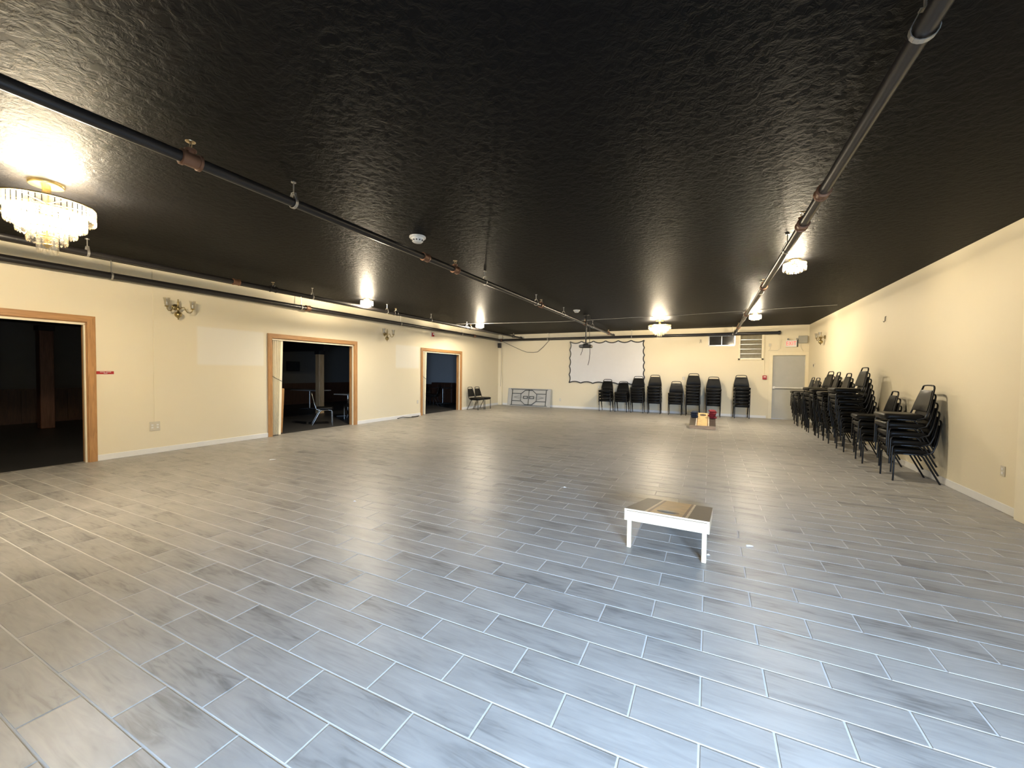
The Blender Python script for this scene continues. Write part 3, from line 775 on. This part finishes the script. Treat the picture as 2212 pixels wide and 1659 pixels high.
# projector on its pole
pj = tag(empty('projector', (-3.25, 11.5, HC)), 'black projector hanging on a pole from the ceiling in front of the screen', 'projector')
MB().chbox(-.07,.07,-.07,.07,-.02,0,.004).build('ceiling_plate', M_BLACKPL, pj)
MB().tube([(0,0,-.01),(0,0,-.84)], .019, 12).build('pole', M_BLACKSTEEL, pj, 40)
mt = MB().chbox(-.06,.06,-.06,.06,-.865,-.84,.004)
for sx in (-1, 1):
    for sy in (-1, 1): mt.bar((sx*.04, sy*.04, -.85), (sx*.12, sy*.09, -.875), .018, .006)
mt.build('mount_bracket', M_BLACKSTEEL, pj)
bd = MB().chbox(-.175,.175,-.13,.13,-.965,-.872,.022).build('body', M_BLACKPL, pj)
MB().lathe([(.038,.125),(.038,.155),(.030,.16)], n=16, axis='y').build('lens', M_DARKGLASS, bd, 40, (.06,0,-.92))
for k in range(5): MB().box(-.15,-.05,-.1345,-.129,-.945+k*.013,-.939+k*.013).build('vent_slat', M_GREYBOX, bd)
MB().tube([(.14,-.08,-.80),(.15,-.10,-.95),(.155,-.11,-1.15),(.14,-.11,-1.32),(.10,-.10,-1.47)], .008, 7).build('cable', M_CORD, pj, 60)
MB().tube([(-.06,-.10,-.96),(-.08,-.11,-1.08),(-.12,-.11,-1.18)], .008, 7).build('cable', M_CORD, pj, 60)
MB().tube([(.11,.03,-.02),(.10,.02,-.30),(.11,.0,-.60),(.13,-.06,-.82)], .007, 7).build('cable', M_CORD, pj, 60)

# speaker in the corner with its cord, drooping cable
sp = tag(empty('wall_speaker', (XL+.10, YB-.10, 2.59)), 'small black loudspeaker high on the pilaster in the far left corner', 'speaker')
MB().chbox(-.075,.075,-.12,-.02,0,.215,.008).build('cabinet', M_BLACKPL, sp)
MB().chbox(-.066,.066,-.126,-.12,.01,.205,.003).build('grille', M_CORD, sp)
MB().box(-.02,.02,-.02,0,.08,.14).build('wall_bracket', M_BLACKSTEEL, sp)
MB().tube([(.06,-.01,.0),(.065,-.008,-.5),(.055,-.008,-1.1),(.04,-.008,-1.75)], .004, 6).build('cord', M_CORD, sp)
def catenary(a, b, sag, n=14):
    return [(a[0]+(b[0]-a[0])*t, a[1]+(b[1]-a[1])*t, a[2]+(b[2]-a[2])*t-sag*4*t*(1-t)) for t in [i/n for i in range(n+1)]]
tag(MB().tube([(-8.45,YB-.02,2.87),(-7.9,YB-.02,2.63),(-7.5,YB-.02,2.46),(-7.25,YB-.02,2.385),(-6.95,YB-.02,2.37),(-6.75,YB-.02,2.40),(-6.5,YB-.02,2.60),(-6.21,YB-.02,2.90)], .009, 7).build('hanging_cable', M_CORD, None, 60),
    'dark cable sagging in a loop on the back wall between corner and screen', 'cable')

def outlet(x, y, z, ax, label, ww=.075, hh=.115, mat=M_IVORY, double=False):
    o = tag(empty('wall_outlet', (x, y, z)), label, 'outlet', 'wall outlets')
    o.rotation_euler = (0, 0, {'back': 0, 'left': PI/2, 'right': -PI/2}[ax])
    p = MB().chbox(-ww/2, ww/2, -.008, 0, -hh/2, hh/2, .003).build('cover_plate', mat, o)
    for i, xs in enumerate((-ww/4, ww/4) if double else (0,)):
        for zz in (-.022, .022): MB().chbox(xs-.015, xs+.015, -.011, -.008, zz-.013, zz+.013, .0012).build('socket_face', M_WHITE, p)
    return o
outlet(-5.69, YB, .34, 'back', 'ivory outlet low on the back wall right of the folding table')
outlet(-4.04, YB, .93, 'back', 'ivory outlet under the lower left part of the screen')
outlet(-.845, YB, 1.34, 'back', 'ivory wall plate above the narrow gap in the back-wall stacks', .09, .12)
outlet(XL, 10.57, .47, 'left', 'ivory outlet on left wall just before the farthest doorway')
o1 = outlet(XL, 3.53, .47, 'left', 'wide double outlet box on left wall under the nearest sconce', .15, .16, M_IVORY, True)
MB().box(-.004, .004, -.006, 0, .08, HC-.47-.001).build('wire_raceway', M_CREAMTRIM, o1)
outlet(XR, 6.39, .45, 'right', 'ivory outlet low on right wall near the viewer')

# fire alarm pull station and conduit
fa = tag(empty('fire_alarm_pull', (1.727, YB, 1.345)), 'red fire alarm pull station on back wall left of the exit door', 'fire alarm')
bx = MB().chbox(-.062,.062,-.05,0,0,.135,.006).build('housing', M_RED, fa)
MB().chbox(-.035,.035,-.062,-.05,.075,.10,.003).build('pull_handle', M_WHITE, bx)
MB().tube([(-.02,-.012,.135),(-.02,-.012,1.50)], .009, 8).build('conduit', M_CREAMTRIM, fa, 40)
# strobe on left wall
sb = tag(empty('fire_strobe', (XL, 11.33, 2.70)), 'small red and white fire strobe high on left wall above the farthest doorway', 'fire alarm')
MB().chbox(0,.045,-.065,.065,0,.125,.005).build('housing', M_RED, sb)
MB().chbox(0,.03,-.10,-.065,0,.125,.004).build('side_plate', M_WHITE, sb)
MB().chbox(.045,.075,-.03,.03,.055,.10,.006).build('strobe_lens', M_DETECT, sb)

# exit sign
ex = tag(empty('exit_sign', (2.46, YB, 2.45)), 'white illuminated exit sign with red letters and two lamp heads above the grey door', 'sign')
MB().chbox(-.155,.155,-.06,0,0,.225,.008).build('sign_box', M_DETECT, ex)
MB().box(.155,.19,-.03,-.002,.0,.28).build('battery_case', M_DGREEN, ex)
for s in (-.10, .15):
    h = MB().lathe([(.022,-.02),(.034,-.06),(.036,-.085)], n=14, axis='y').build('lamp_head', M_DETECT, ex, 40, (s, 0, .262))
    MB().lathe([(.030,-.086),(.030,-.090)], n=14, axis='y').build('lamp_lens', M_CHROME, h, 40)
    MB().tube([(0,-.02,-.04),(0,-.03,.0)], .008, 8).build('swivel', M_DETECT, h)
def text_obj(name, body, size, mat, parent, loc, rot):
    cu = bpy.data.curves.new(name, 'FONT'); cu.body = body; cu.size = size; cu.extrude = .0015; cu.align_x = 'CENTER'; cu.align_y = 'CENTER'; cu.offset = size*.004; cu.space_character = 1.12
    to = bpy.data.objects.new(name+'_tmp', cu); COL.objects.link(to)
    dg = bpy.context.evaluated_depsgraph_get(); me = bpy.data.meshes.new_from_object(to.evaluated_get(dg))
    bpy.data.objects.remove(to); me.materials.clear(); me.materials.append(mat); me.name = name
    o = link_mesh(name, me, parent, loc); o.rotation_euler = rot
    return o
tx = text_obj('lettering', 'EXIT', .175, M_EXITRED, ex, (-.005, -.0615, .112), (PI/2, 0, 0)); tx.scale = (.72, 1.12, 1)
# grey enclosure next to it, wire
gb = tag(empty('electrical_box', (2.785, YB, 2.57)), 'plain grey electrical enclosure on the wall right of the exit sign', 'box')
MB().chbox(-.125,.125,-.075,0,0,.25,.006).build('enclosure', M_GREYBOX, gb)
MB().chbox(-.115,.115,-.082,-.075,.01,.24,.003).build('cover', M_GREYBOX, gb)
MB().tube([(-.05,-.02,.0),(-.05,-.02,-.12),(-.02,-.02,-.2),(.02,-.02,-.26)], .006, 6).build('cord', M_IVORY, gb, 60)
js = tag(empty('junction_box', (1.86, YB, 2.53)), 'small ivory junction box with a surface wire left of the exit sign', 'box')
MB().chbox(-.035,.035,-.03,0,-.05,.05,.004).build('cover', M_IVORY, js)
MB().tube([(0,-.012,-.05),(0.01,-.012,-.13),(-.04,-.012,-.19),(.22,-.012,-.19),(.30,-.012,-.12),(.31,-.012,.10),(.33,-.012,.18)], .006, 6).build('surface_wire', M_IVORY, js, 60)
nb = tag(empty('wall_bracket', (-.32, YB, 2.70)), 'little dark wire bracket on back wall left of the small window', 'bracket')
MB().tube([(0,0,.07),(0,-.03,.07),(0,-.035,-.02),(-.02,-.035,-.06)], .004, 6).build('bent_wire', M_CORD, nb, 60)
MB().tube([(.03,0,.07),(.03,-.03,.06),(.035,-.035,-.05)], .004, 6).build('bent_wire', M_CORD, nb, 60)

# ================================================================== RIGHT WALL BITS
hk = tag(empty('wall_hook', (XR, 9.89, 2.53)), 'tiny dark hook high on the right wall', 'hook')
MB().tube([(0,0,.09),(-.012,0,.08),(-.014,0,.0),(-.03,0,-.02),(-.04,0,.0)], .006, 6).build('hook_wire', M_CORD, hk, 60)
th = tag(empty('thermostat', (XR, 15.45, 1.78)), 'small thermostat on the right wall close to the exit door', 'thermostat')
MB().chbox(-.03,0,-.05,.05,-.03,.09,.004).build('housing', M_IVORY, th)
MB().chbox(-.036,-.03,-.03,.03,.0,.07,.002).build('dial_face', M_CORD, th)

# ================================================================== SCONCES
def sconce(loc, ax, label):
    c = tag(empty('wall_sconce', loc), label, 'sconce', 'brass two-arm wall sconces')
    c.rotation_euler = (0, 0, {'left': PI/2, 'right': -PI/2}[ax])    # local -y = into the room
    MB().lathe([(.055,0),(.055,-.012),(.035,-.025),(.018,-.03)], n=20, axis='y').build('wall_plate', M_BRASS, c, 40)
    MB().tube([(0,-.02,0),(0,-.085,0)], .010, 10).build('stem', M_BRASS, c, 40)
    MB().lathe([(.004,-.225),(.012,-.215),(.007,-.20),(.020,-.19),(.048,-.165),(.056,-.135),(.048,-.105),(.022,-.085),(.014,-.07),(.024,-.05),(.026,-.02),(.014,.0),(.018,.03),(.010,.06),(.016,.085),(.006,.11),(.010,.125),(.003,.14)], (0,-.10,0), 18).build('baluster', M_BRASS, c, 50)
    for s in (-1, 1):
        pts = [(s*.015,-.10,-.05),(s*.05,-.11,-.005),(s*.085,-.125,-.0),(s*.10,-.13,-.045),(s*.125,-.14,-.085),(s*.165,-.15,-.088),(s*.19,-.16,-.055),(s*.195,-.162,-.02)]
        arm = MB().tube(pts, .0085, 8).build('arm', M_BRASS, c, 60)
        cp = (s*.195,-.162,-.02)
        MB().lathe([(.01,-.01),(.034,.004),(.036,.010),(.018,.014),(.012,.02)], cp, 16).build('drip_pan', M_BRASS, arm, 40)
        MB().lathe([(.010,.012),(.010,.075),(.007,.078)], cp, 10).build('candle_sleeve', M_WHITE, arm, 40)
        MB().lathe([(.006,.076),(.012,.095),(.010,.115),(.002,.14)], cp, 10).build('bulb', M_CUPGLASS, arm, 40)
        MB().lathe([(.028,.012),(.034,.03),(.038,.08),(.050,.15),(.0475,.15),(.0355,.08),(.0315,.03),(.0255,.014)], cp, 18).build('glass_cup', M_CUPGLASS, arm, 60)
    return c
sconce((XL, 3.85, 2.58), 'left', 'brass two-arm sconce on left wall between the nearest and middle doorways')
sconce((XL, 9.05, 2.58), 'left', 'brass two-arm sconce on left wall between the middle and farthest doorways')
sconce((XR, 14.30, 2.60), 'right', 'brass two-arm sconce on right wall above the farthest chair stacks')

# red sign by first doorway
rs = tag(empty('door_sign', (XL, 2.90, 1.40)), 'small red sign with white print beside the nearest doorway', 'sign')
MB().chbox(0,.006,-.104,.104,-.023,.023,.002).build('sign_plate', M_RED, rs)
x = -.058
for ln, z, a, b in ((0, .010, -.062, .062), (1, -.008, -.018, .022)):
    yy = a
    while yy < b:
        wd = random.choice((.0055, .007, .0065)); 
        if not (ln == 0 and -.004 < yy < .006): MB().box(.006,.0066, yy, yy+wd, z-.0045, z+.0045).build('printed_mark', M_WHITE, rs)
        yy += wd+.0025

# ================================================================== ACCORDION DOORS
def accordion(yc0, y1, label, npl):
    a = tag(empty('accordion_door', (XL-.09, yc0, 0)), label, 'folding door', 'accordion doors')
    W = y1-yc0; H = DTOP-CW-.05; st = W/npl
    for k in range(npl):
        xa, xb = (-.055, .060) if k % 2 else (.060, -.055)
        p0, p1 = k*st, (k+1)*st
        lean = .06*(k/npl)
        vs = []
        for z, sh in ((.015, 0), (H, lean)):
            vs += [(xa, p0+sh-.003, z), (xb, p1+sh-.003, z), (xb, p1+sh+.003, z), (xa, p0+sh+.003, z)]
        MB().add(vs, [(0,3,2,1),(4,5,6,7),(0,1,5,4),(1,2,6,5),(2,3,7,6),(3,0,4,7)]).build('pleat', M_CREAMVINYL, a)
    MB().add([(-.045,W,.012),(.055,W,.012),(.055,W+.05,.012),(-.045,W+.05,.012),(-.045,W+.06,H),(.055,W+.06,H),(.055,W+.11,H),(-.045,W+.11,H)],
             [(0,3,2,1),(4,5,6,7),(0,1,5,4),(1,2,6,5),(2,3,7,6),(3,0,4,7)]).build('lead_post', M_CREAMVINYL, a)
    MB().tube([(.085,-.02,1.34),(.066,W*.5,1.29),(.062,W+.08,1.22)], .005, 6).build('tie_cord', M_CORD, a)
    return a
accordion(5.655, 5.80, 'cream accordion door folded into the left side of the middle doorway', 10)
accordion(10.845, 10.97, 'cream accordion door folded into the left side of the farthest doorway', 8)

# cable lying on floor by third door
tag(MB().tube([(-8.60,9.55,.02),(-8.56,9.75,.045),(-8.52,9.95,.02),(-8.50,10.15,.012),(-8.50,10.4,.012),(-8.54,10.5,.03),(-8.60,10.55,.012),(-8.56,10.3,.014),(-8.5,10.1,.03)], .012, 7).build('floor_cable', M_CORD, None, 60),
    'dark tangled cable on the floor by the baseboard before the farthest doorway', 'cable')

# ================================================================== CORNHOLE BOARDS
def deck_material(name, side):
    """flat painted stripes across the board's width (local x)"""
    m, n, l, b = newmat(name)
    tc = n.new('ShaderNodeTexCoord'); sp_ = n.new('ShaderNodeSeparateXYZ'); l.new(tc.outputs['Object'], sp_.inputs[0])
    t = math_node(n, l, 'ADD', math_node(n, l, 'DIVIDE', sp_.outputs[0], .65), .5)
    cr = n.new('ShaderNodeValToRGB'); cr.color_ramp.interpolation = 'CONSTANT'
    stops = [(0, side), (.245, (.80,.72,.60)), (.275, (.20,.10,.045)), (.31, (.62,.44,.20)), (.69, (.20,.10,.045)), (.725, (.80,.72,.60)), (.755, side)]
    e = cr.color_ramp.elements; e[0].position = 0; e[0].color = side+(1,); e[1].position = stops[1][0]; e[1].color = stops[1][1]+(1,)
    for p, c_ in stops[2:]:
        q = e.new(p); q.color = c_+(1,)
    l.new(t, cr.inputs[0])
    nz = n.new('ShaderNodeTexNoise'); nz.inputs['Scale'].default_value = 9; nz.inputs['Detail'].default_value = 6; l.new(tc.outputs['Object'], nz.inputs['Vector'])
    mx = n.new('ShaderNodeMix'); mx.data_type = 'RGBA'; mx.blend_type = 'MULTIPLY'; mx.inputs[0].default_value = 1
    gr = n.new('ShaderNodeMapRange'); gr.inputs[1].default_value = .3; gr.inputs[2].default_value = .7; gr.inputs[3].default_value = .8; gr.inputs[4].default_value = 1.1
    l.new(nz.outputs['Fac'], gr.inputs[0]); l.new(cr.outputs[0], mx.inputs[6]); l.new(gr.outputs[0], mx.inputs[7])
    l.new(mx.outputs[2], b.inputs['Base Color']); b.inputs['Roughness'].default_value = .32
    return m
M_DECK = deck_material('stained_striped_deck', (.075, .062, .050))
M_DECK2 = M_DECK
def cornhole(loc, rz, label, apron, hi=.34, lo=.095, L=1.215, W=.65):
    """local: high end with the hole at y=0, low end at y=L"""
    c = tag(empty('cornhole_board', loc, rz), label, 'game board', 'cornhole boards')
    sl = (hi-lo)/L
    T = .014
    hx, hy, hr = 0, .205, .092
    n = 40; outer = []; inner = []
    for k in range(n):
        a = 2*PI*k/n; dx, dy = math.cos(a), math.sin(a)
        inner.append((hx+hr*dx, hy+hr*dy))
        ts = []
        if dx > 1e-6: ts.append((W/2-hx)/dx)
        if dx < -1e-6: ts.append((-W/2-hx)/dx)
        if dy > 1e-6: ts.append((L-hy)/dy)
        if dy < -1e-6: ts.append((0-hy)/dy)
        t = min(ts); outer.append((hx+t*dx, hy+t*dy))
    # snap to corners
    for cxy in ((W/2,0),(W/2,L),(-W/2,L),(-W/2,0)):
        k = min(range(n), key=lambda q: (outer[q][0]-cxy[0])**2+(outer[q][1]-cxy[1])**2); outer[k] = cxy
    def P(xy, dz): return (xy[0], xy[1], hi-sl*xy[1]+dz)
    vs = [P(p, 0) for p in outer]+[P(p, 0) for p in inner]+[P(p, -T) for p in outer]+[P(p, -T) for p in inner]
    fs = []
    for k in range(n):
        j = (k+1) % n
        fs += [(k, j, n+j, n+k), (2*n+k, 3*n+k, 3*n+j, 2*n+j), (k, 2*n+k, 2*n+j, j), (n+k, n+j, 3*n+j, 3*n+k)]
    dk = MB().add(vs, fs).build('deck', M_DECK, c); dk.data.materials.append(apron)
    for pf in dk.data.polygons:
        if abs(pf.normal.z) < .5 or pf.normal.z < 0: pf.material_index = 1
    AH = .085
    def side(x0, x1):
        return MB().add([(x0,0,hi-T-AH),(x1,0,hi-T-AH),(x1,L,lo-T-AH+.014),(x0,L,lo-T-AH+.014),(x0,0,hi-T),(x1,0,hi-T),(x1,L,lo-T),(x0,L,lo-T)],
                        [(0,3,2,1),(4,5,6,7),(0,1,5,4),(1,2,6,5),(2,3,7,6),(3,0,4,7)])
    side(-W/2, -W/2+.018).build('side_rail', apron, c); side(W/2-.018, W/2).build('side_rail', apron, c)
    MB().box(-W/2+.018, W/2-.018, 0, .018, hi-T-AH, hi-T-.004).build('end_rail', apron, c)
    MB().box(-W/2+.018, W/2-.018, L-.018, L, .002, lo-T-.001).build('end_rail', apron, c)
    for s in (-1, 1):
        lg = MB().chbox(s*(W/2-.036)-.0175, s*(W/2-.036)+.0175, .020, .052, 0, hi-T-.02, .003).build('leg', apron, c)
        MB().lathe([(.012,-.004),(.012,.006)], n=8, axis='x').build('bolt', M_HANGER, lg, 40, (s*(W/2-.055)-.002, .036, hi-.06))
    return c
cornhole((-.293, 3.455, 0), -.03, 'pale wooden cornhole board standing on two legs in the foreground, high end facing viewer', M_PLY)
cornhole((-.131, 13.262, 0), PI, 'striped cornhole board lying at the far end before the stacks, low end facing viewer', M_APRON)

# bean bags piled behind the far board
def bag(mat):
    m = MB(); n = 8; vs = []; fs = []
    S = .098
    for top_ in (1, -1):
        for i in range(n+1):
            for j in range(n+1):
                u, v = i/n*2-1, j/n*2-1
                k = max(0, (1-u**4))*max(0, (1-v**4))
                vs.append((S*u*(1-.08*v*v), S*v*(1-.08*u*u), top_*.034*k**.6))
    q = (n+1)*(n+1)
    for i in range(n):
        for j in range(n):
            a = i*(n+1)+j
            fs.append((a, a+n+1, a+n+2, a+1)); fs.append((q+a, q+a+1, q+a+n+2, q+a+n+1))
    me = m.add(vs, fs).mesh('bean_bag', mat, 60)
    bm = bmesh.new(); bm.from_mesh(me); bmesh.ops.remove_doubles(bm, verts=bm.verts, dist=.0005); bmesh.ops.recalc_face_normals(bm, faces=bm.faces); bm.to_mesh(me); bm.free()
    return me
for mat, nm, bx_, by_, cntb, side_ in ((M_BLUEFAB, 'navy', -.355, 12.82, 3, 'left'), (M_REDFAB, 'red', .115, 12.80, 4, 'right')):
    me = bag(mat)
    for k in range(cntb):
        lev = 'bottom' if k == 0 else ('topmost' if k == cntb-1 else ORD[k+1]+' from bottom')
        o = link_mesh('bean_bag', me, None, (bx_+random.uniform(-.012,.012), by_+random.uniform(-.012,.012), .274+k*.056), random.uniform(-.35,.35)); o.rotation_euler[0] = .2
        tag(o, '%s bean bag, %s in the pile on the far cornhole board, %s side' % (nm, lev, side_), 'bean bag', 'bean bags piled on the far board')

# scraps on the floor
def scrap(x, y, s, rz, label, mat=M_PAPER):
    m = MB()
    vs = [(-s,-s*.35,.0005),(s*.9,-s*.45,.004),(s,s*.4,.0005),(-s*.8,s*.35,.006),(0,0,.010)]
    vs += [(a,b,c_+.0015) for a,b,c_ in vs]
    fs = [(0,1,4),(1,2,4),(2,3,4),(3,0,4)]+[(6,5,9),(7,6,9),(8,7,9),(5,8,9)]+[(0,5,6,1),(1,6,7,2),(2,7,8,3),(3,8,5,0)]
    o = m.add(vs, fs).build('paper_scrap', mat, None, None, (x, y, 0)); o.rotation_euler = (0,0,rz)
    tag(o, label, 'litter', 'scraps on the floor')
scrap(-6.41, 4.17, .05, .9, 'white paper scrap on the floor in front of the left wall below middle doorway')
scrap(-3.565, 3.27, .016, .3, 'tiny white crumb on the floor tiles left of centre')
scrap(-1.64, 4.94, .022, -.2, 'small white scrap on the floor straight ahead beyond the foreground board')
scrap(.35, 4.0, .03, .4, 'small white scrap on the floor right of the foreground cornhole board')
scrap(.03, 3.64, .012, .1, 'tiny crumb beside the right leg of the foreground cornhole board')

# ================================================================== SIDE ROOM OBJECTS
def post(x, y, hw, h, label, mat=M_POST):
    p = tag(empty('timber_post', (x, y, 0)), label, 'post', 'timber posts in the side room')
    MB().chbox(-hw, hw, -hw, hw, 0, h, .012).build('shaft', mat, p)
    MB().chbox(-hw-.02, hw+.02, -hw-.02, hw+.02, h, h+.12, .008).build('cap_block', M_SIDECEIL, p)
    return p
post(-11.96, 9.45, .10, 2.02, 'knotty pine post seen through the middle doorway')
post(-14.4, 3.75, .12, 2.35, 'dim timber post seen through the nearest doorway', M_REDPOST)
tag(MB().chbox(-15.9, -11.6, 9.33, 9.57, 2.14, SHC-.002, .01).build('ceiling_beam', M_SIDECEIL), 'dark beam above the pine post in the side room', 'beam')
pc = tag(empty('framed_picture', (SXL, 11.32, 1.42)), 'dark framed picture on the side-room wall seen through the middle doorway', 'picture')
MB().box(0,.03,-.30,-.26,0,.42).box(0,.03,.26,.30,0,.42).box(0,.03,-.26,.26,0,.04).box(0,.03,-.26,.26,.38,.42).build('frame', M_BLACKPL, pc)
MB().box(0,.012,-.26,.26,.04,.38).build('print', M_DARKPICT, pc)
def table(x, y, label, rx=.40, ry=.40, mat=M_LAMINATE):
    t = tag(empty('side_table', (x, y, 0)), label, 'table', 'tables in the side room')
    MB().chbox(-rx, rx, -ry, ry, .71, .74, .008).build('tabletop', mat, t)
    MB().tube([(0,0,.03),(0,0,.71)], .035, 12).build('pedestal', M_CHROME, t, 40)
    for k in range(4):
        a = PI/2*k+.78; MB().bar((0,0,.03),(.33*math.cos(a),.33*math.sin(a),.02), .05, .03).build('foot', M_BLACKSTEEL, t)
    return t
table(-10.4, 9.25, 'small pale-topped pedestal table right of the pine post in the side room', .3, .3)
table(-13.6, 10.3, 'long pale table far behind the pine post in the side room', .75, .35)
table(-14.6, 9.7, 'dark table under the framed picture in the side room', .4, .7, M_DPANEL)
chair((-9.55, 7.62, 0), 2.5, 'chrome-legged black chair just inside the middle doorway', 'side room chairs', CHS)
chair((-9.8, 8.95, 0), .6, 'chrome-legged black chair by the small pedestal table', 'side room chairs', CHS)
chair((-10.65, 14.1, 0), -1.2, 'black chair seen through the farthest doorway', 'side room chairs')
chair((-11.2, 14.3, 0), 1.0, 'black chair across the dining table behind the farthest doorway', 'side room chairs')
table(-11.0, 15.2, 'dark dining table behind the chairs in the farthest doorway', .5, .4, M_DPANEL)
cab = tag(empty('low_cabinet', (-11.55, 16.06, 0)), 'dark wooden low cabinet against the side-room end wall through the farthest doorway', 'cabinet')
MB().chbox(-.6,.6,-.2,.2,0,.95,.01).build('body', M_DPANEL, cab)
for s in (-1, 0, 1): 
    dd = MB().chbox(s*.39-.18,s*.39+.18,-.215,-.2,.08,.88,.004).build('cabinet_door', M_DPANEL, cab)
    MB().lathe([(.012,-.24),(.012,-.215)], n=8, axis='y').build('knob', M_BRASS, dd, None, (s*.39+.14, 0, .5))
lean = tag(empty('plywood_panel', (-9.02, 6.05, 0)), 'narrow wooden plank leaning just behind the folded middle accordion door', 'plank')
pl = MB().chbox(-.015,.015,-.05,.05,0,1.05,.004).build('plank', M_OAK_V, lean); pl.rotation_euler = (-.12,-.10,0)
